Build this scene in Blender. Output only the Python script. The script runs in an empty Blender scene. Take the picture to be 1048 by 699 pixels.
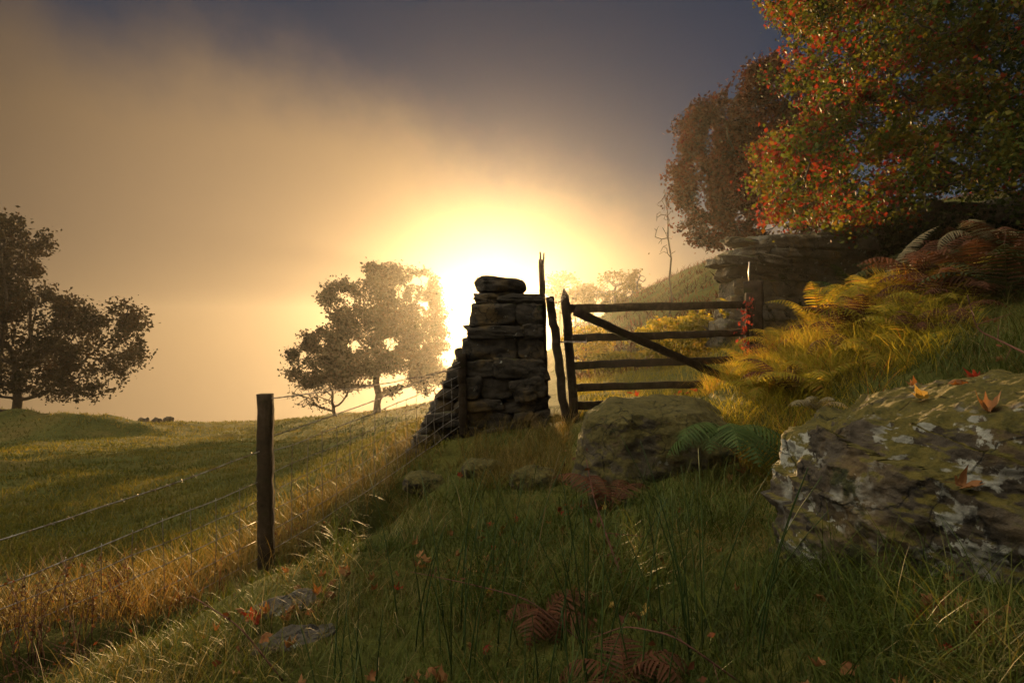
import bpy, math, random
import numpy as np
from mathutils import Vector, noise as mnoise

random.seed(7)
rng = np.random.default_rng(11)
SC = bpy.context.scene
COL = SC.collection

# ------------------------------------------------------------------ camera, sky, sun, exposure
F = 640.0                     # focal length in photo pixels
EYE = 1.1
cam_d = bpy.data.cameras.new('camera')
cam_d.sensor_width = 36.0
cam_d.lens = F / 1048 * 36
cam_d.clip_start = 0.05
cam_d.clip_end = 2000
cam = bpy.data.objects.new('camera', cam_d)
COL.objects.link(cam)
cam.location = (0, 0, EYE)
cam.rotation_euler = (math.radians(90), 0, 0)
SC.camera = cam

SUN_DIR = Vector(((504 - 524) / F, 1.0, (349.5 - 290) / F)).normalized()
SUN_EL = math.asin(SUN_DIR.z)
SUN_AZ = math.atan2(SUN_DIR.x, SUN_DIR.y)

SKY_FILL = 8.6
MIST = 2.4
world = bpy.data.worlds.new('World')
SC.world = world
world.use_nodes = True
wn = world.node_tree.nodes
wl = world.node_tree.links
sky = wn.new('ShaderNodeTexSky')
sky.sky_type = 'NISHITA'
sky.sun_disc = False
sky.sun_elevation = SUN_EL
sky.sun_rotation = SUN_AZ
sky.altitude = 100
sky.air_density = 1.0
sky.dust_density = 0.2
sky.ozone_density = 1.0
bg = wn['Background']
bg.inputs['Strength'].default_value = 0.05
# fill light added to the unseen sky above and behind the viewer
tcw = wn.new('ShaderNodeTexCoord')
dotn = wn.new('ShaderNodeVectorMath'); dotn.operation = 'DOT_PRODUCT'
wl.new(tcw.outputs['Generated'], dotn.inputs[0]); dotn.inputs[1].default_value = tuple(SUN_DIR)
mr = wn.new('ShaderNodeMapRange'); mr.interpolation_type = 'SMOOTHSTEP'
mr.inputs['From Min'].default_value = 0.62; mr.inputs['From Max'].default_value = 0.0
wl.new(dotn.outputs['Value'], mr.inputs['Value'])
cn = wn.new('ShaderNodeTexNoise'); cn.inputs['Scale'].default_value = 2.2; cn.inputs['Detail'].default_value = 5
wl.new(tcw.outputs['Generated'], cn.inputs['Vector'])
cr = wn.new('ShaderNodeMapRange'); cr.inputs['From Min'].default_value = 0.3; cr.inputs['From Max'].default_value = 0.7
cr.inputs['To Min'].default_value = 0.45; cr.inputs['To Max'].default_value = 1.0
wl.new(cn.outputs['Fac'], cr.inputs['Value'])
mu = wn.new('ShaderNodeMath'); mu.operation = 'MULTIPLY'
wl.new(mr.outputs[0], mu.inputs[0]); wl.new(cr.outputs[0], mu.inputs[1])
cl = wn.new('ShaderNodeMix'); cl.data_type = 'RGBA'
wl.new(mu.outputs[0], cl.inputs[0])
tn = wn.new('ShaderNodeMix'); tn.data_type = 'RGBA'; tn.blend_type = 'MULTIPLY'; tn.inputs[0].default_value = 1.0
wl.new(sky.outputs[0], tn.inputs[6]); tn.inputs[7].default_value = (0.100, 0.122, 0.180, 1)   # morning murk over the clear sky
# bank of mist drifting in from the left, its upper edge sloping down towards the sun
def _dir(px, py): return Vector((px - 524, F, 349.5 - py)).normalized()
mn = _dir(-60, -20).cross(_dir(620, 215)).normalized()
if mn.dot(_dir(100, 300)) < 0: mn = -mn
d3 = wn.new('ShaderNodeVectorMath'); d3.operation = 'DOT_PRODUCT'
wl.new(tcw.outputs['Generated'], d3.inputs[0]); d3.inputs[1].default_value = tuple(mn)
mno = wn.new('ShaderNodeTexNoise'); mno.inputs['Scale'].default_value = 2.6; mno.inputs['Detail'].default_value = 6; mno.inputs['Roughness'].default_value = 0.55
wl.new(tcw.outputs['Generated'], mno.inputs['Vector'])
mad = wn.new('ShaderNodeMath'); mad.operation = 'MULTIPLY_ADD'; mad.inputs[1].default_value = 0.34
wl.new(mno.outputs['Fac'], mad.inputs[0]); wl.new(d3.outputs['Value'], mad.inputs[2])
mm = wn.new('ShaderNodeMapRange'); mm.interpolation_type = 'SMOOTHSTEP'
mm.inputs['To Max'].default_value = 0.9
mm.inputs['From Min'].default_value = 0.06; mm.inputs['From Max'].default_value = 0.27
wl.new(mad.outputs[0], mm.inputs['Value'])
mist = wn.new('ShaderNodeMix'); mist.data_type = 'RGBA'
wl.new(mm.outputs[0], mist.inputs[0]); wl.new(tn.outputs[2], mist.inputs[6])
# mist scatters more light the nearer it lies to the sun
mg = wn.new('ShaderNodeMapRange'); mg.interpolation_type = 'SMOOTHSTEP'
mg.inputs['From Min'].default_value = 0.70; mg.inputs['From Max'].default_value = 1.0
mg.inputs['To Min'].default_value = 0.45; mg.inputs['To Max'].default_value = 1.4
wl.new(dotn.outputs['Value'], mg.inputs['Value'])
ms = wn.new('ShaderNodeVectorMath'); ms.operation = 'SCALE'
ms.inputs[0].default_value = (MIST * 1.0, MIST * 0.62, MIST * 0.30)
wl.new(mg.outputs[0], ms.inputs['Scale'])
wl.new(ms.outputs[0], mist.inputs[7])
wl.new(mist.outputs[2], cl.inputs[6])
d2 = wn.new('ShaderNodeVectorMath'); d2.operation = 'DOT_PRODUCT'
wl.new(tcw.outputs['Generated'], d2.inputs[0]); d2.inputs[1].default_value = tuple(Vector((-0.52, 0.14, 0.85)).normalized())  # strongest patch of the added fill, high on the left, out of view
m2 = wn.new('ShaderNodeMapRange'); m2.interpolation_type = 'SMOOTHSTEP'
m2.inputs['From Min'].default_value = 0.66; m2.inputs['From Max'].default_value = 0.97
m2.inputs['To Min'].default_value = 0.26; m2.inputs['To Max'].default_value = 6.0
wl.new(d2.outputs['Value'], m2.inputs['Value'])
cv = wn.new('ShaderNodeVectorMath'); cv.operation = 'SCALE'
cv.inputs[0].default_value = (SKY_FILL * 1.0, SKY_FILL * 0.95, SKY_FILL * 0.78)
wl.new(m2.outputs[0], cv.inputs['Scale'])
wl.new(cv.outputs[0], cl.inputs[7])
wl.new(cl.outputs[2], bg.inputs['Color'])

sun_d = bpy.data.lights.new('sun', 'SUN')
sun_d.energy = 5.0
sun_d.angle = math.radians(0.6)
sun_d.color = (1.0, 0.62, 0.26)
sun = bpy.data.objects.new('sun', sun_d)
COL.objects.link(sun)
sun.location = (0, 0, 30)
sun.rotation_euler = SUN_DIR.to_track_quat('Z', 'Y').to_euler()

SC.view_settings.view_transform = 'Standard'
SC.view_settings.look = 'None'
SC.view_settings.exposure = 1.5
SC.view_settings.gamma = 1.0
SC.view_settings.use_curve_mapping = False
SC.cycles.use_denoising = True
SC.cycles.max_bounces = 6
SC.cycles.diffuse_bounces = 2
SC.cycles.glossy_bounces = 1
SC.cycles.transmission_bounces = 3
SC.cycles.transparent_max_bounces = 4
SC.cycles.volume_bounces = 1
SC.cycles.sample_clamp_indirect = 4.0

HAZE_DENSITY = 0.00065
HAZE_G = 0.85
HAZE_COLOR = (1.0, 0.96, 0.88, 1)

# ------------------------------------------------------------------ numeric helpers
def P(px, py, Y):
    return np.array([(px - 524) / F * Y, Y, EYE + (349.5 - py) / F * Y])

def _hash(ix, iy, iz, seed):
    h = (ix.astype(np.int64) * 374761393 + iy.astype(np.int64) * 668265263
         + iz.astype(np.int64) * 2147483647 + seed * 1274126177) & 0xFFFFFFFF
    h = ((h ^ (h >> 13)) * 1274126177) & 0xFFFFFFFF
    h = ((h ^ (h >> 16)) * 2246822519) & 0xFFFFFFFF
    return ((h ^ (h >> 15)) & 0xFFFF) / 32767.5 - 1.0

def vnoise(p, seed=0):
    p = np.asarray(p, float)
    i = np.floor(p)
    f = p - i
    f = f * f * f * (f * (f * 6 - 15) + 10)
    i = i.astype(np.int64)
    r = 0
    for dx in (0, 1):
        wx = f[:, 0] if dx else 1 - f[:, 0]
        for dy in (0, 1):
            wy = f[:, 1] if dy else 1 - f[:, 1]
            for dz in (0, 1):
                wz = f[:, 2] if dz else 1 - f[:, 2]
                r = r + wx * wy * wz * _hash(i[:, 0] + dx, i[:, 1] + dy, i[:, 2] + dz, seed)
    return r

def fbm(p, seed=0, oct=4, gain=0.5):
    a, s, r = 1.0, 1.0, 0
    for k in range(oct):
        r = r + a * vnoise(p * s + k * 17.3, seed + k)
        a *= gain
        s *= 2.03
    return r

def fbm2(x, y, s, seed=0, oct=3):
    return fbm(np.stack([x * s, y * s, np.zeros_like(x)], 1), seed, oct)

def unit(v):
    return v / np.maximum(np.linalg.norm(v, axis=-1, keepdims=True), 1e-9)

def rand_unit(n):
    return unit(rng.normal(size=(n, 3)))

# ------------------------------------------------------------------ mesh helpers
def make_mesh(name, verts, faces_list, tint=None, smooth=False):
    """faces_list: list of int arrays (n, k). tint: per face float array, concatenated in order."""
    me = bpy.data.meshes.new(name)
    verts = np.asarray(verts, np.float32)
    me.vertices.add(len(verts))
    me.vertices.foreach_set('co', verts.ravel())
    faces_list = [np.asarray(f, np.int32) for f in faces_list if len(f)]
    tot = np.concatenate([np.full(len(f), f.shape[1], np.int32) for f in faces_list])
    loops = np.concatenate([f.ravel() for f in faces_list])
    start = np.concatenate([[0], np.cumsum(tot)[:-1]]).astype(np.int32)
    me.loops.add(len(loops))
    me.loops.foreach_set('vertex_index', loops)
    me.polygons.add(len(tot))
    me.polygons.foreach_set('loop_start', start)
    me.polygons.foreach_set('loop_total', tot)
    if smooth:
        me.polygons.foreach_set('use_smooth', np.ones(len(tot), bool))
    me.update(calc_edges=True)
    if tint is not None:
        a = me.attributes.new('tint', 'FLOAT', 'FACE')
        a.data.foreach_set('value', np.asarray(tint, np.float32))
    return me

class MB:
    """collects geometry for ONE mesh"""
    def __init__(self):
        self.v, self.q, self.t, self.tq, self.tt, self.n = [], [], [], [], [], 0
    def add(self, v, quads=None, tris=None, tint=0.5):
        v = np.asarray(v, float)
        if quads is not None and len(quads):
            q = np.asarray(quads, np.int64) + self.n
            self.q.append(q)
            self.tq.append(np.broadcast_to(np.asarray(tint, float), (len(q),)) if np.ndim(tint) == 0 else np.asarray(tint)[:len(q)])
        if tris is not None and len(tris):
            t = np.asarray(tris, np.int64) + self.n
            self.t.append(t)
            self.tt.append(np.broadcast_to(np.asarray(tint, float), (len(t),)) if np.ndim(tint) == 0 else np.asarray(tint)[:len(t)])
        self.v.append(v)
        self.n += len(v)
    def mesh(self, name, smooth=False):
        fl, ti = [], []
        if self.q:
            fl.append(np.concatenate(self.q)); ti.append(np.concatenate(self.tq))
        if self.t:
            fl.append(np.concatenate(self.t)); ti.append(np.concatenate(self.tt))
        return make_mesh(name, np.concatenate(self.v), fl, np.concatenate(ti), smooth)

def obj(name, me, mat, parent=None, loc=None):
    o = bpy.data.objects.new(name, me)
    COL.objects.link(o)
    if mat is not None and len(me.materials) == 0:
        me.materials.append(mat)
    if parent is not None:
        o.parent = parent
    if loc is not None:
        o.location = loc
    return o

def thing(name, label, cat, loc=(0, 0, 0), group=None):
    o = bpy.data.objects.new(name, None)
    o.empty_display_size = 0.1
    COL.objects.link(o)
    o.location = loc
    o['label'] = label
    o['category'] = cat
    if group:
        o['group'] = group
    return o

def tag(o, label, cat=None, group=None, kind=None):
    o['label'] = label
    if cat: o['category'] = cat
    if group: o['group'] = group
    if kind: o['kind'] = kind
    return o

def copy_tree(o, parent=None):
    c = o.copy()
    COL.objects.link(c)
    if parent is not None:
        c.parent = parent
    for ch in list(o.children):
        copy_tree(ch, c)
    return c

def tube(mb, pts, radii, sides=6, tint=0.5, cap=True):
    pts = np.asarray(pts, float)
    n = len(pts)
    radii = np.broadcast_to(np.asarray(radii, float), (n,))
    d = np.gradient(pts, axis=0)
    d = unit(d)
    ref = np.array([0.0, 0, 1]) if abs(d[0][2]) < 0.9 else np.array([1.0, 0, 0])
    u = unit(np.cross(d, ref)); w = np.cross(d, u)
    a = np.arange(sides) / sides * 2 * math.pi
    ring = (u[:, None, :] * np.cos(a)[None, :, None] + w[:, None, :] * np.sin(a)[None, :, None]) * radii[:, None, None] + pts[:, None, :]
    v = ring.reshape(-1, 3)
    i = np.arange(n - 1)[:, None] * sides
    j = np.arange(sides)[None, :]
    j2 = (j + 1) % sides
    q = np.stack([i + j, i + j2, i + sides + j2, i + sides + j], -1).reshape(-1, 4)
    tris = None
    if cap:
        v = np.concatenate([v, pts[[0]], pts[[-1]]])
        c0, c1 = n * sides, n * sides + 1
        tris = [(c0, (k + 1) % sides, k) for k in range(sides)] + [(c1, (n - 1) * sides + k, (n - 1) * sides + (k + 1) % sides) for k in range(sides)]
    mb.add(v, q, tris, tint)

# cube-sphere template
def cube_grid(n):
    s = np.linspace(-1, 1, n + 1)
    vs, qs, off = [], [], 0
    A, B = np.meshgrid(s, s, indexing='ij')
    one = np.ones_like(A)
    for ax, sg in ((0, 1), (0, -1), (1, 1), (1, -1), (2, 1), (2, -1)):
        c = [None] * 3
        c[ax] = one * sg
        c[(ax + 1) % 3] = A
        c[(ax + 2) % 3] = B
        v = np.stack(c, -1).reshape(-1, 3)
        i = (np.arange(n)[:, None] * (n + 1) + np.arange(n)[None, :]).ravel()
        q = np.stack([i, i + n + 1, i + n + 2, i + 1], -1)
        if sg < 0: q = q[:, ::-1]
        vs.append(v); qs.append(q + off); off += len(v)
    v = np.concatenate(vs); q = np.concatenate(qs)
    key = np.round(v * 1000).astype(np.int64)
    _, idx, inv = np.unique(key, axis=0, return_index=True, return_inverse=True)
    inv = inv.ravel()
    return v[idx], inv[q]
_CG = {}
def cgrid(n):
    if n not in _CG: _CG[n] = cube_grid(n)
    return _CG[n]

def block_shape(n, e):
    """unit rounded block; e small = boxy, e = 1 sphere"""
    v, q = cgrid(n)
    p = 2.0 / e
    r = (np.abs(v) ** p).sum(1) ** (1 / p)
    return v / r[:, None], q

def facet(v, k, seed, lo=.72, hi=1.02, zs=1.0):
    r_ = np.random.default_rng(seed + 9000)
    nn = r_.normal(size=(k, 3)) * np.array([1, 1, zs]); nn = unit(nn)
    for a in nn:
        d = np.abs(v @ a).max() * r_.uniform(lo, hi)
        ex = np.maximum(v @ a - d, 0)
        v = v - ex[:, None] * a * .92
    return v

def add_stone(mb, c, half, rot=(0, 0, 0), seed=0, n=5, e=0.34, rough=0.12, tint=0.5):
    v, q = block_shape(n, e)
    v = v.copy()
    nz = fbm(v * 1.3 + seed * 7.7, seed, 3)
    v = facet(v, 12, seed, .84, 1.0)
    v *= (1 + rough * .6 * nz + .035 * fbm(v * 4.5 + seed, seed + 3, 3, .6))[:, None]
    shear = np.random.default_rng(seed).normal(size=4) * 0.12
    v[:, 0] += v[:, 2] * shear[0]
    v[:, 2] += v[:, 0] * shear[1] * 0.8
    v = v * np.asarray(half)
    from mathutils import Euler
    R = np.array(Euler(rot).to_matrix())
    mb.add(v @ R.T + np.asarray(c), q, None, tint)

# ------------------------------------------------------------------ materials
def new_mat(name):
    m = bpy.data.materials.new(name)
    m.use_nodes = True
    nt = m.node_tree
    b = nt.nodes['Principled BSDF']
    b.inputs['Roughness'].default_value = 0.85
    b.inputs['Specular IOR Level'].default_value = 0.25
    return m, nt, b

def N(nt, t, **kw):
    n = nt.nodes.new(t)
    for k, v in kw.items():
        if k.startswith('i_'):
            n.inputs[k[2:].replace('_', ' ')].default_value = v
        else:
            setattr(n, k, v)
    return n

def ramp(nt, src, stops, interp='LINEAR'):
    r = nt.nodes.new('ShaderNodeValToRGB')
    r.color_ramp.interpolation = interp
    el = r.color_ramp.elements
    while len(el) < len(stops): el.new(0.5)
    for e, (p, c) in zip(el, stops):
        e.position = p
        e.color = (*c, 1) if len(c) == 3 else c
    nt.links.new(src, r.inputs[0])
    return r.outputs[0]

def mixc(nt, fac, a, b, mode='MIX'):
    m = nt.nodes.new('ShaderNodeMix')
    m.data_type = 'RGBA'
    m.blend_type = mode
    for s, v in ((m.inputs[0], fac), (m.inputs[6], a), (m.inputs[7], b)):
        if hasattr(v, 'is_output'): nt.links.new(v, s)
        else: s.default_value = v if isinstance(v, float) else ((*v, 1) if len(v) == 3 else v)
    return m.outputs[2]

def noise_tex(nt, scale, detail=4, rough=0.6, coord='Object', dist=0.0):
    tc = nt.nodes.new('ShaderNodeTexCoord')
    n = nt.nodes.new('ShaderNodeTexNoise')
    n.inputs['Scale'].default_value = scale
    n.inputs['Detail'].default_value = detail
    n.inputs['Roughness'].default_value = rough
    n.inputs['Distortion'].default_value = dist
    nt.links.new(tc.outputs[coord], n.inputs['Vector'])
    return n.outputs['Fac']

def bump(nt, h, strength, dist, b, prev=None):
    n = nt.nodes.new('ShaderNodeBump')
    n.inputs['Strength'].default_value = strength
    n.inputs['Distance'].default_value = dist
    nt.links.new(h, n.inputs['Height'])
    if prev is not None: nt.links.new(prev, n.inputs['Normal'])
    if b is not None: nt.links.new(n.outputs[0], b.inputs['Normal'])
    return n.outputs[0]

def leaf_mat(name, stops, trans=0.45, rough=0.75, spec=0.1):
    m, nt, b = new_mat(name)
    at = nt.nodes.new('ShaderNodeAttribute'); at.attribute_name = 'tint'
    c = ramp(nt, at.outputs['Fac'], stops)
    nt.links.new(c, b.inputs['Base Color'])
    b.inputs['Roughness'].default_value = rough
    b.inputs['Specular IOR Level'].default_value = spec
    tr = nt.nodes.new('ShaderNodeBsdfTranslucent')
    c2 = mixc(nt, 1.0, c, (1.0, 0.95, 0.62), 'MULTIPLY')
    nt.links.new(c2, tr.inputs['Color'])
    mx = nt.nodes.new('ShaderNodeMixShader')
    mx.inputs[0].default_value = trans
    nt.links.new(b.outputs[0], mx.inputs[1])
    nt.links.new(tr.outputs[0], mx.inputs[2])
    nt.links.new(mx.outputs[0], nt.nodes['Material Output'].inputs['Surface'])
    return m

M = {}
M['oak_leaf'] = leaf_mat('oak_leaf', [(0, (0.016, 0.015, 0.005)), (0.5, (0.028, 0.022, 0.007)), (1, (0.055, 0.028, 0.008))], 0.15)
M['beech_leaf'] = leaf_mat('beech_leaf', [(0, (0.024, 0.014, 0.005)), (0.45, (0.062, 0.024, 0.006)), (0.75, (0.12, 0.034, 0.007)), (1, (0.13, 0.020, 0.007))], 0.15)
M['maple_leaf'] = leaf_mat('maple_leaf', [(0, (0.018, 0.032, 0.006)), (0.35, (0.070, 0.090, 0.010)), (0.62, (0.15, 0.120, 0.014)), (0.8, (0.16, 0.055, 0.011)), (1, (0.22, 0.02, 0.016))], 0.42, 0.65, 0.15)
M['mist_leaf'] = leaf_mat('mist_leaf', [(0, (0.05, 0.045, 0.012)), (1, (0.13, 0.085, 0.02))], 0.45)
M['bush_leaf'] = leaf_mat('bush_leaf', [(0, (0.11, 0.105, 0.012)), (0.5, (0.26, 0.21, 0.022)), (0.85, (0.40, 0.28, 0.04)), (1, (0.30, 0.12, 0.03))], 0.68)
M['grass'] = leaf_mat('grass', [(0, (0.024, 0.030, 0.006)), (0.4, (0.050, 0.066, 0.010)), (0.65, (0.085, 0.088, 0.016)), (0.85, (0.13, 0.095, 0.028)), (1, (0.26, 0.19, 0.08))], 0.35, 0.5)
M['dry_grass'] = leaf_mat('dry_grass', [(0, (0.07, 0.055, 0.012)), (0.5, (0.17, 0.115, 0.03)), (0.85, (0.26, 0.16, 0.05)), (1, (0.12, 0.03, 0.012))], 0.45, 0.5)
M['field_grass'] = leaf_mat('field_grass', [(0, (0.042, 0.046, 0.008)), (0.5, (0.095, 0.092, 0.014)), (1, (0.18, 0.13, 0.03))], 0.5)
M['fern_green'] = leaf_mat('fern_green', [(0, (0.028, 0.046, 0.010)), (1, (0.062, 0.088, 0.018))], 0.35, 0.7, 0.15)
M['fern_shade'] = leaf_mat('fern_shade', [(0, (0.016, 0.022, 0.007)), (1, (0.05, 0.050, 0.014))], 0.25)  # fern colour darkened to stand in for shade under the maple
M['fern_yellow'] = leaf_mat('fern_yellow', [(0, (0.12, 0.12, 0.014)), (0.6, (0.28, 0.21, 0.025)), (1, (0.34, 0.17, 0.03))], 0.62)
M['fern_pale'] = leaf_mat('fern_pale', [(0, (0.11, 0.09, 0.05)), (1, (0.26, 0.20, 0.11))], 0.45)
M['fern_brown'] = leaf_mat('fern_brown', [(0, (0.045, 0.020, 0.010)), (1, (0.11, 0.040, 0.018))], 0.35)
M['dead_leaf'] = leaf_mat('dead_leaf', [(0, (0.09, 0.04, 0.016)), (0.5, (0.17, 0.07, 0.025)), (1, (0.26, 0.13, 0.05))], 0.3)
M['stalk_leaf'] = leaf_mat('stalk_leaf', [(0, (0.045, 0.022, 0.010)), (0.6, (0.11, 0.05, 0.018)), (1, (0.16, 0.035, 0.015))], 0.3)
M['red_leaf'] = leaf_mat('red_leaf', [(0, (0.14, 0.016, 0.012)), (1, (0.28, 0.04, 0.02))], 0.5)
M['yellow_leaf'] = leaf_mat('yellow_leaf', [(0, (0.22, 0.13, 0.03)), (1, (0.32, 0.20, 0.05))], 0.4)
M['ivy_leaf'] = leaf_mat('ivy_leaf', [(0, (0.012, 0.020, 0.006)), (1, (0.045, 0.055, 0.014))], 0.2)
M['rush'] = leaf_mat('rush', [(0, (0.020, 0.036, 0.010)), (0.7, (0.045, 0.065, 0.016)), (1, (0.16, 0.10, 0.04))], 0.1, 0.45)

def bark_mat(name, c0, c1):
    m, nt, b = new_mat(name)
    n = noise_tex(nt, 6, 6, 0.7)
    nt.links.new(ramp(nt, n, [(0.3, c0), (0.7, c1)]), b.inputs['Base Color'])
    bump(nt, noise_tex(nt, 25, 4, 0.7), 0.6, 0.02, b)
    return m
M['bark'] = bark_mat('bark', (0.030, 0.022, 0.014), (0.075, 0.055, 0.035))
M['twig_red'] = bark_mat('twig_red', (0.05, 0.020, 0.012), (0.12, 0.045, 0.025))

def wood_mat():
    m, nt, b = new_mat('weathered_wood')
    b.inputs['Specular IOR Level'].default_value = 0.03
    b.inputs['Roughness'].default_value = 1.0
    tc = nt.nodes.new('ShaderNodeTexCoord')
    mp = nt.nodes.new('ShaderNodeMapping')
    mp.inputs['Scale'].default_value = (14, 14, 14)
    nt.links.new(tc.outputs['Object'], mp.inputs[0])
    n1 = nt.nodes.new('ShaderNodeTexNoise')
    n1.inputs['Scale'].default_value = 1.0
    n1.inputs['Detail'].default_value = 8
    n1.inputs['Roughness'].default_value = 0.7
    nt.links.new(mp.outputs[0], n1.inputs['Vector'])
    c = ramp(nt, n1.outputs['Fac'], [(0.3, (0.014, 0.010, 0.007)), (0.55, (0.038, 0.026, 0.016)), (0.8, (0.075, 0.055, 0.038))])
    moss = noise_tex(nt, 5, 5, 0.7)
    mf = ramp(nt, moss, [(0.56, (0, 0, 0)), (0.68, (1, 1, 1))])
    nt.links.new(mixc(nt, mf, c, (0.035, 0.034, 0.012)), b.inputs['Base Color'])
    h = bump(nt, n1.outputs['Fac'], 0.7, 0.01, None)
    bump(nt, noise_tex(nt, 60, 3, 0.6), 0.4, 0.004, b, h)
    return m
M['wood'] = wood_mat()

def rock_mat(name, base0, base1, lichen=0.6, moss=0.5, scale=1.0, mosscol=((0.035, 0.040, 0.008), (0.10, 0.085, 0.014)), lichcol=(0.42, 0.40, 0.33), moss_up=0.5):
    m, nt, b = new_mat(name)
    b.inputs['Roughness'].default_value = 0.9
    n1 = noise_tex(nt, 7 * scale, 12, 0.74)
    c = ramp(nt, n1, [(0.28, base0), (0.5, tuple((x + y) / 2 for x, y in zip(base0, base1))), (0.75, base1)])
    # rusty / ochre staining
    n4 = noise_tex(nt, 2.1 * scale, 5, 0.6, dist=0.4)
    c = mixc(nt, ramp(nt, n4, [(0.52, (0, 0, 0)), (0.72, (0.8, 0.8, 0.8))]), c, (0.19, 0.115, 0.035))
    # lichen crusts
    n2 = noise_tex(nt, 6 * scale, 12, 0.66)
    lf = ramp(nt, n2, [(0.66 - 0.16 * lichen, (0, 0, 0)), (0.675 - 0.16 * lichen, (1, 1, 1))])
    n2b = noise_tex(nt, 2.8 * scale, 4, 0.6)
    lf2 = mixc(nt, 1.0, lf, ramp(nt, n2b, [(0.46, (0, 0, 0)), (0.58, (1, 1, 1))]), 'MULTIPLY')
    c = mixc(nt, lf2, c, mixc(nt, noise_tex(nt, 40, 3, 0.6), (lichcol[0] * .55, lichcol[1] * .55, lichcol[2] * .5), lichcol))
    # moss on upward faces
    geo = nt.nodes.new('ShaderNodeNewGeometry')
    sep = nt.nodes.new('ShaderNodeSeparateXYZ')
    nt.links.new(geo.outputs['Normal'], sep.inputs[0])
    n3 = noise_tex(nt, 2.6 * scale, 12, 0.72)
    ad = nt.nodes.new('ShaderNodeMath'); ad.operation = 'MULTIPLY_ADD'
    nt.links.new(sep.outputs['Z'], ad.inputs[0])
    ad.inputs[1].default_value = moss_up * 0.4
    nt.links.new(n3, ad.inputs[2])
    mf = ramp(nt, ad.outputs[0], [(0.82 - 0.35 * moss, (0, 0, 0)), (0.89 - 0.35 * moss, (1, 1, 1))])
    n5 = noise_tex(nt, 28 * scale, 5, 0.7)
    mc = ramp(nt, n5, [(0.3, mosscol[0]), (0.7, mosscol[1])])
    c = mixc(nt, mf, c, mc)
    # thick dark moss cushions of their own shape
    n6 = noise_tex(nt, 1.9 * scale, 10, 0.66)
    kf = ramp(nt, n6, [(0.60, (0, 0, 0)), (0.635, (1, 1, 1))])
    c = mixc(nt, kf, c, ramp(nt, noise_tex(nt, 45 * scale, 5, 0.75), [(0.35, (0.012, 0.013, 0.004)), (0.7, (0.06, 0.055, 0.012))]))
    # cracks
    tcv = nt.nodes.new('ShaderNodeTexCoord')
    wv = nt.nodes.new('ShaderNodeTexNoise'); wv.inputs['Scale'].default_value = 3 * scale; wv.inputs['Detail'].default_value = 6
    nt.links.new(tcv.outputs['Object'], wv.inputs['Vector'])
    mxv = nt.nodes.new('ShaderNodeVectorMath'); mxv.operation = 'MULTIPLY_ADD'
    mxv.inputs[1].default_value = (.5, .5, .5)
    nt.links.new(wv.outputs['Color'], mxv.inputs[0]); nt.links.new(tcv.outputs['Object'], mxv.inputs[2])
    vo = nt.nodes.new('ShaderNodeTexVoronoi'); vo.feature = 'DISTANCE_TO_EDGE'; vo.inputs['Scale'].default_value = 2.2 * scale
    nt.links.new(mxv.outputs[0], vo.inputs['Vector'])
    ck = ramp(nt, vo.outputs['Distance'], [(0.0, (0.25, 0.25, 0.25)), (0.018, (1, 1, 1))])
    c = mixc(nt, 1.0, c, ck, 'MULTIPLY')
    nt.links.new(c, b.inputs['Base Color'])
    h0 = bump(nt, ck, 0.7, 0.03, None)
    h0 = bump(nt, kf, 0.6, 0.03, None, h0)
    h = bump(nt, noise_tex(nt, 11 * scale, 14, 0.76), 1.0, 0.05 / scale, None, h0)
    h = bump(nt, n2, 0.5, 0.012, None, h)
    bump(nt, noise_tex(nt, 110, 4, 0.7), 0.6, 0.006, b, h)
    return m
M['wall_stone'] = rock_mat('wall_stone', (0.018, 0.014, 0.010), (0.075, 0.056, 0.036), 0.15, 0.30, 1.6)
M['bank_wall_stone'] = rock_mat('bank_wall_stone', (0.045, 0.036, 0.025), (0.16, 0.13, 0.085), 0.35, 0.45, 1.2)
M['boulder_stone'] = rock_mat('boulder_stone', (0.022, 0.017, 0.012), (0.125, 0.092, 0.058), 0.9, 0.60, 1.0, ((0.05, 0.045, 0.008), (0.16, 0.115, 0.02)), (0.50, 0.47, 0.39), 0.6)
M['mossy_stone'] = rock_mat('mossy_stone', (0.04, 0.03, 0.018), (0.11, 0.085, 0.05), 0.1, 1.0, 1.4, ((0.040, 0.034, 0.008), (0.115, 0.085, 0.020)))
M['slab_stone'] = rock_mat('slab_stone', (0.05, 0.038, 0.026), (0.12, 0.10, 0.075), 0.4, 0.2, 1.6)

def ground_mat():
    m, nt, b = new_mat('ground_turf')
    n1 = noise_tex(nt, 0.6, 6, 0.65)
    n2 = noise_tex(nt, 9, 8, 0.75)
    c1 = ramp(nt, n1, [(0.3, (0.045, 0.050, 0.012)), (0.5, (0.070, 0.070, 0.016)), (0.7, (0.105, 0.080, 0.022))])
    c2 = ramp(nt, n2, [(0.3, (0.5, 0.5, 0.5)), (0.7, (1.25, 1.2, 1.1))])
    nt.links.new(mixc(nt, 1.0, c1, c2, 'MULTIPLY'), b.inputs['Base Color'])
    b.inputs['Roughness'].default_value = 1.0
    b.inputs['Specular IOR Level'].default_value = 0.05
    h = bump(nt, noise_tex(nt, 2.2, 6, 0.7), 0.7, 0.12, None)
    bump(nt, n2, 0.9, 0.05, b, h)
    return m
M['ground'] = ground_mat()

def wire_mat():
    m, nt, b = new_mat('rusty_wire')
    n = noise_tex(nt, 30, 4)
    nt.links.new(ramp(nt, n, [(0.35, (0.14, 0.09, 0.06)), (0.65, (0.40, 0.36, 0.32))]), b.inputs['Base Color'])
    b.inputs['Metallic'].default_value = 0.6
    b.inputs['Roughness'].default_value = 0.45
    return m
M['wire'] = wire_mat()

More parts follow.
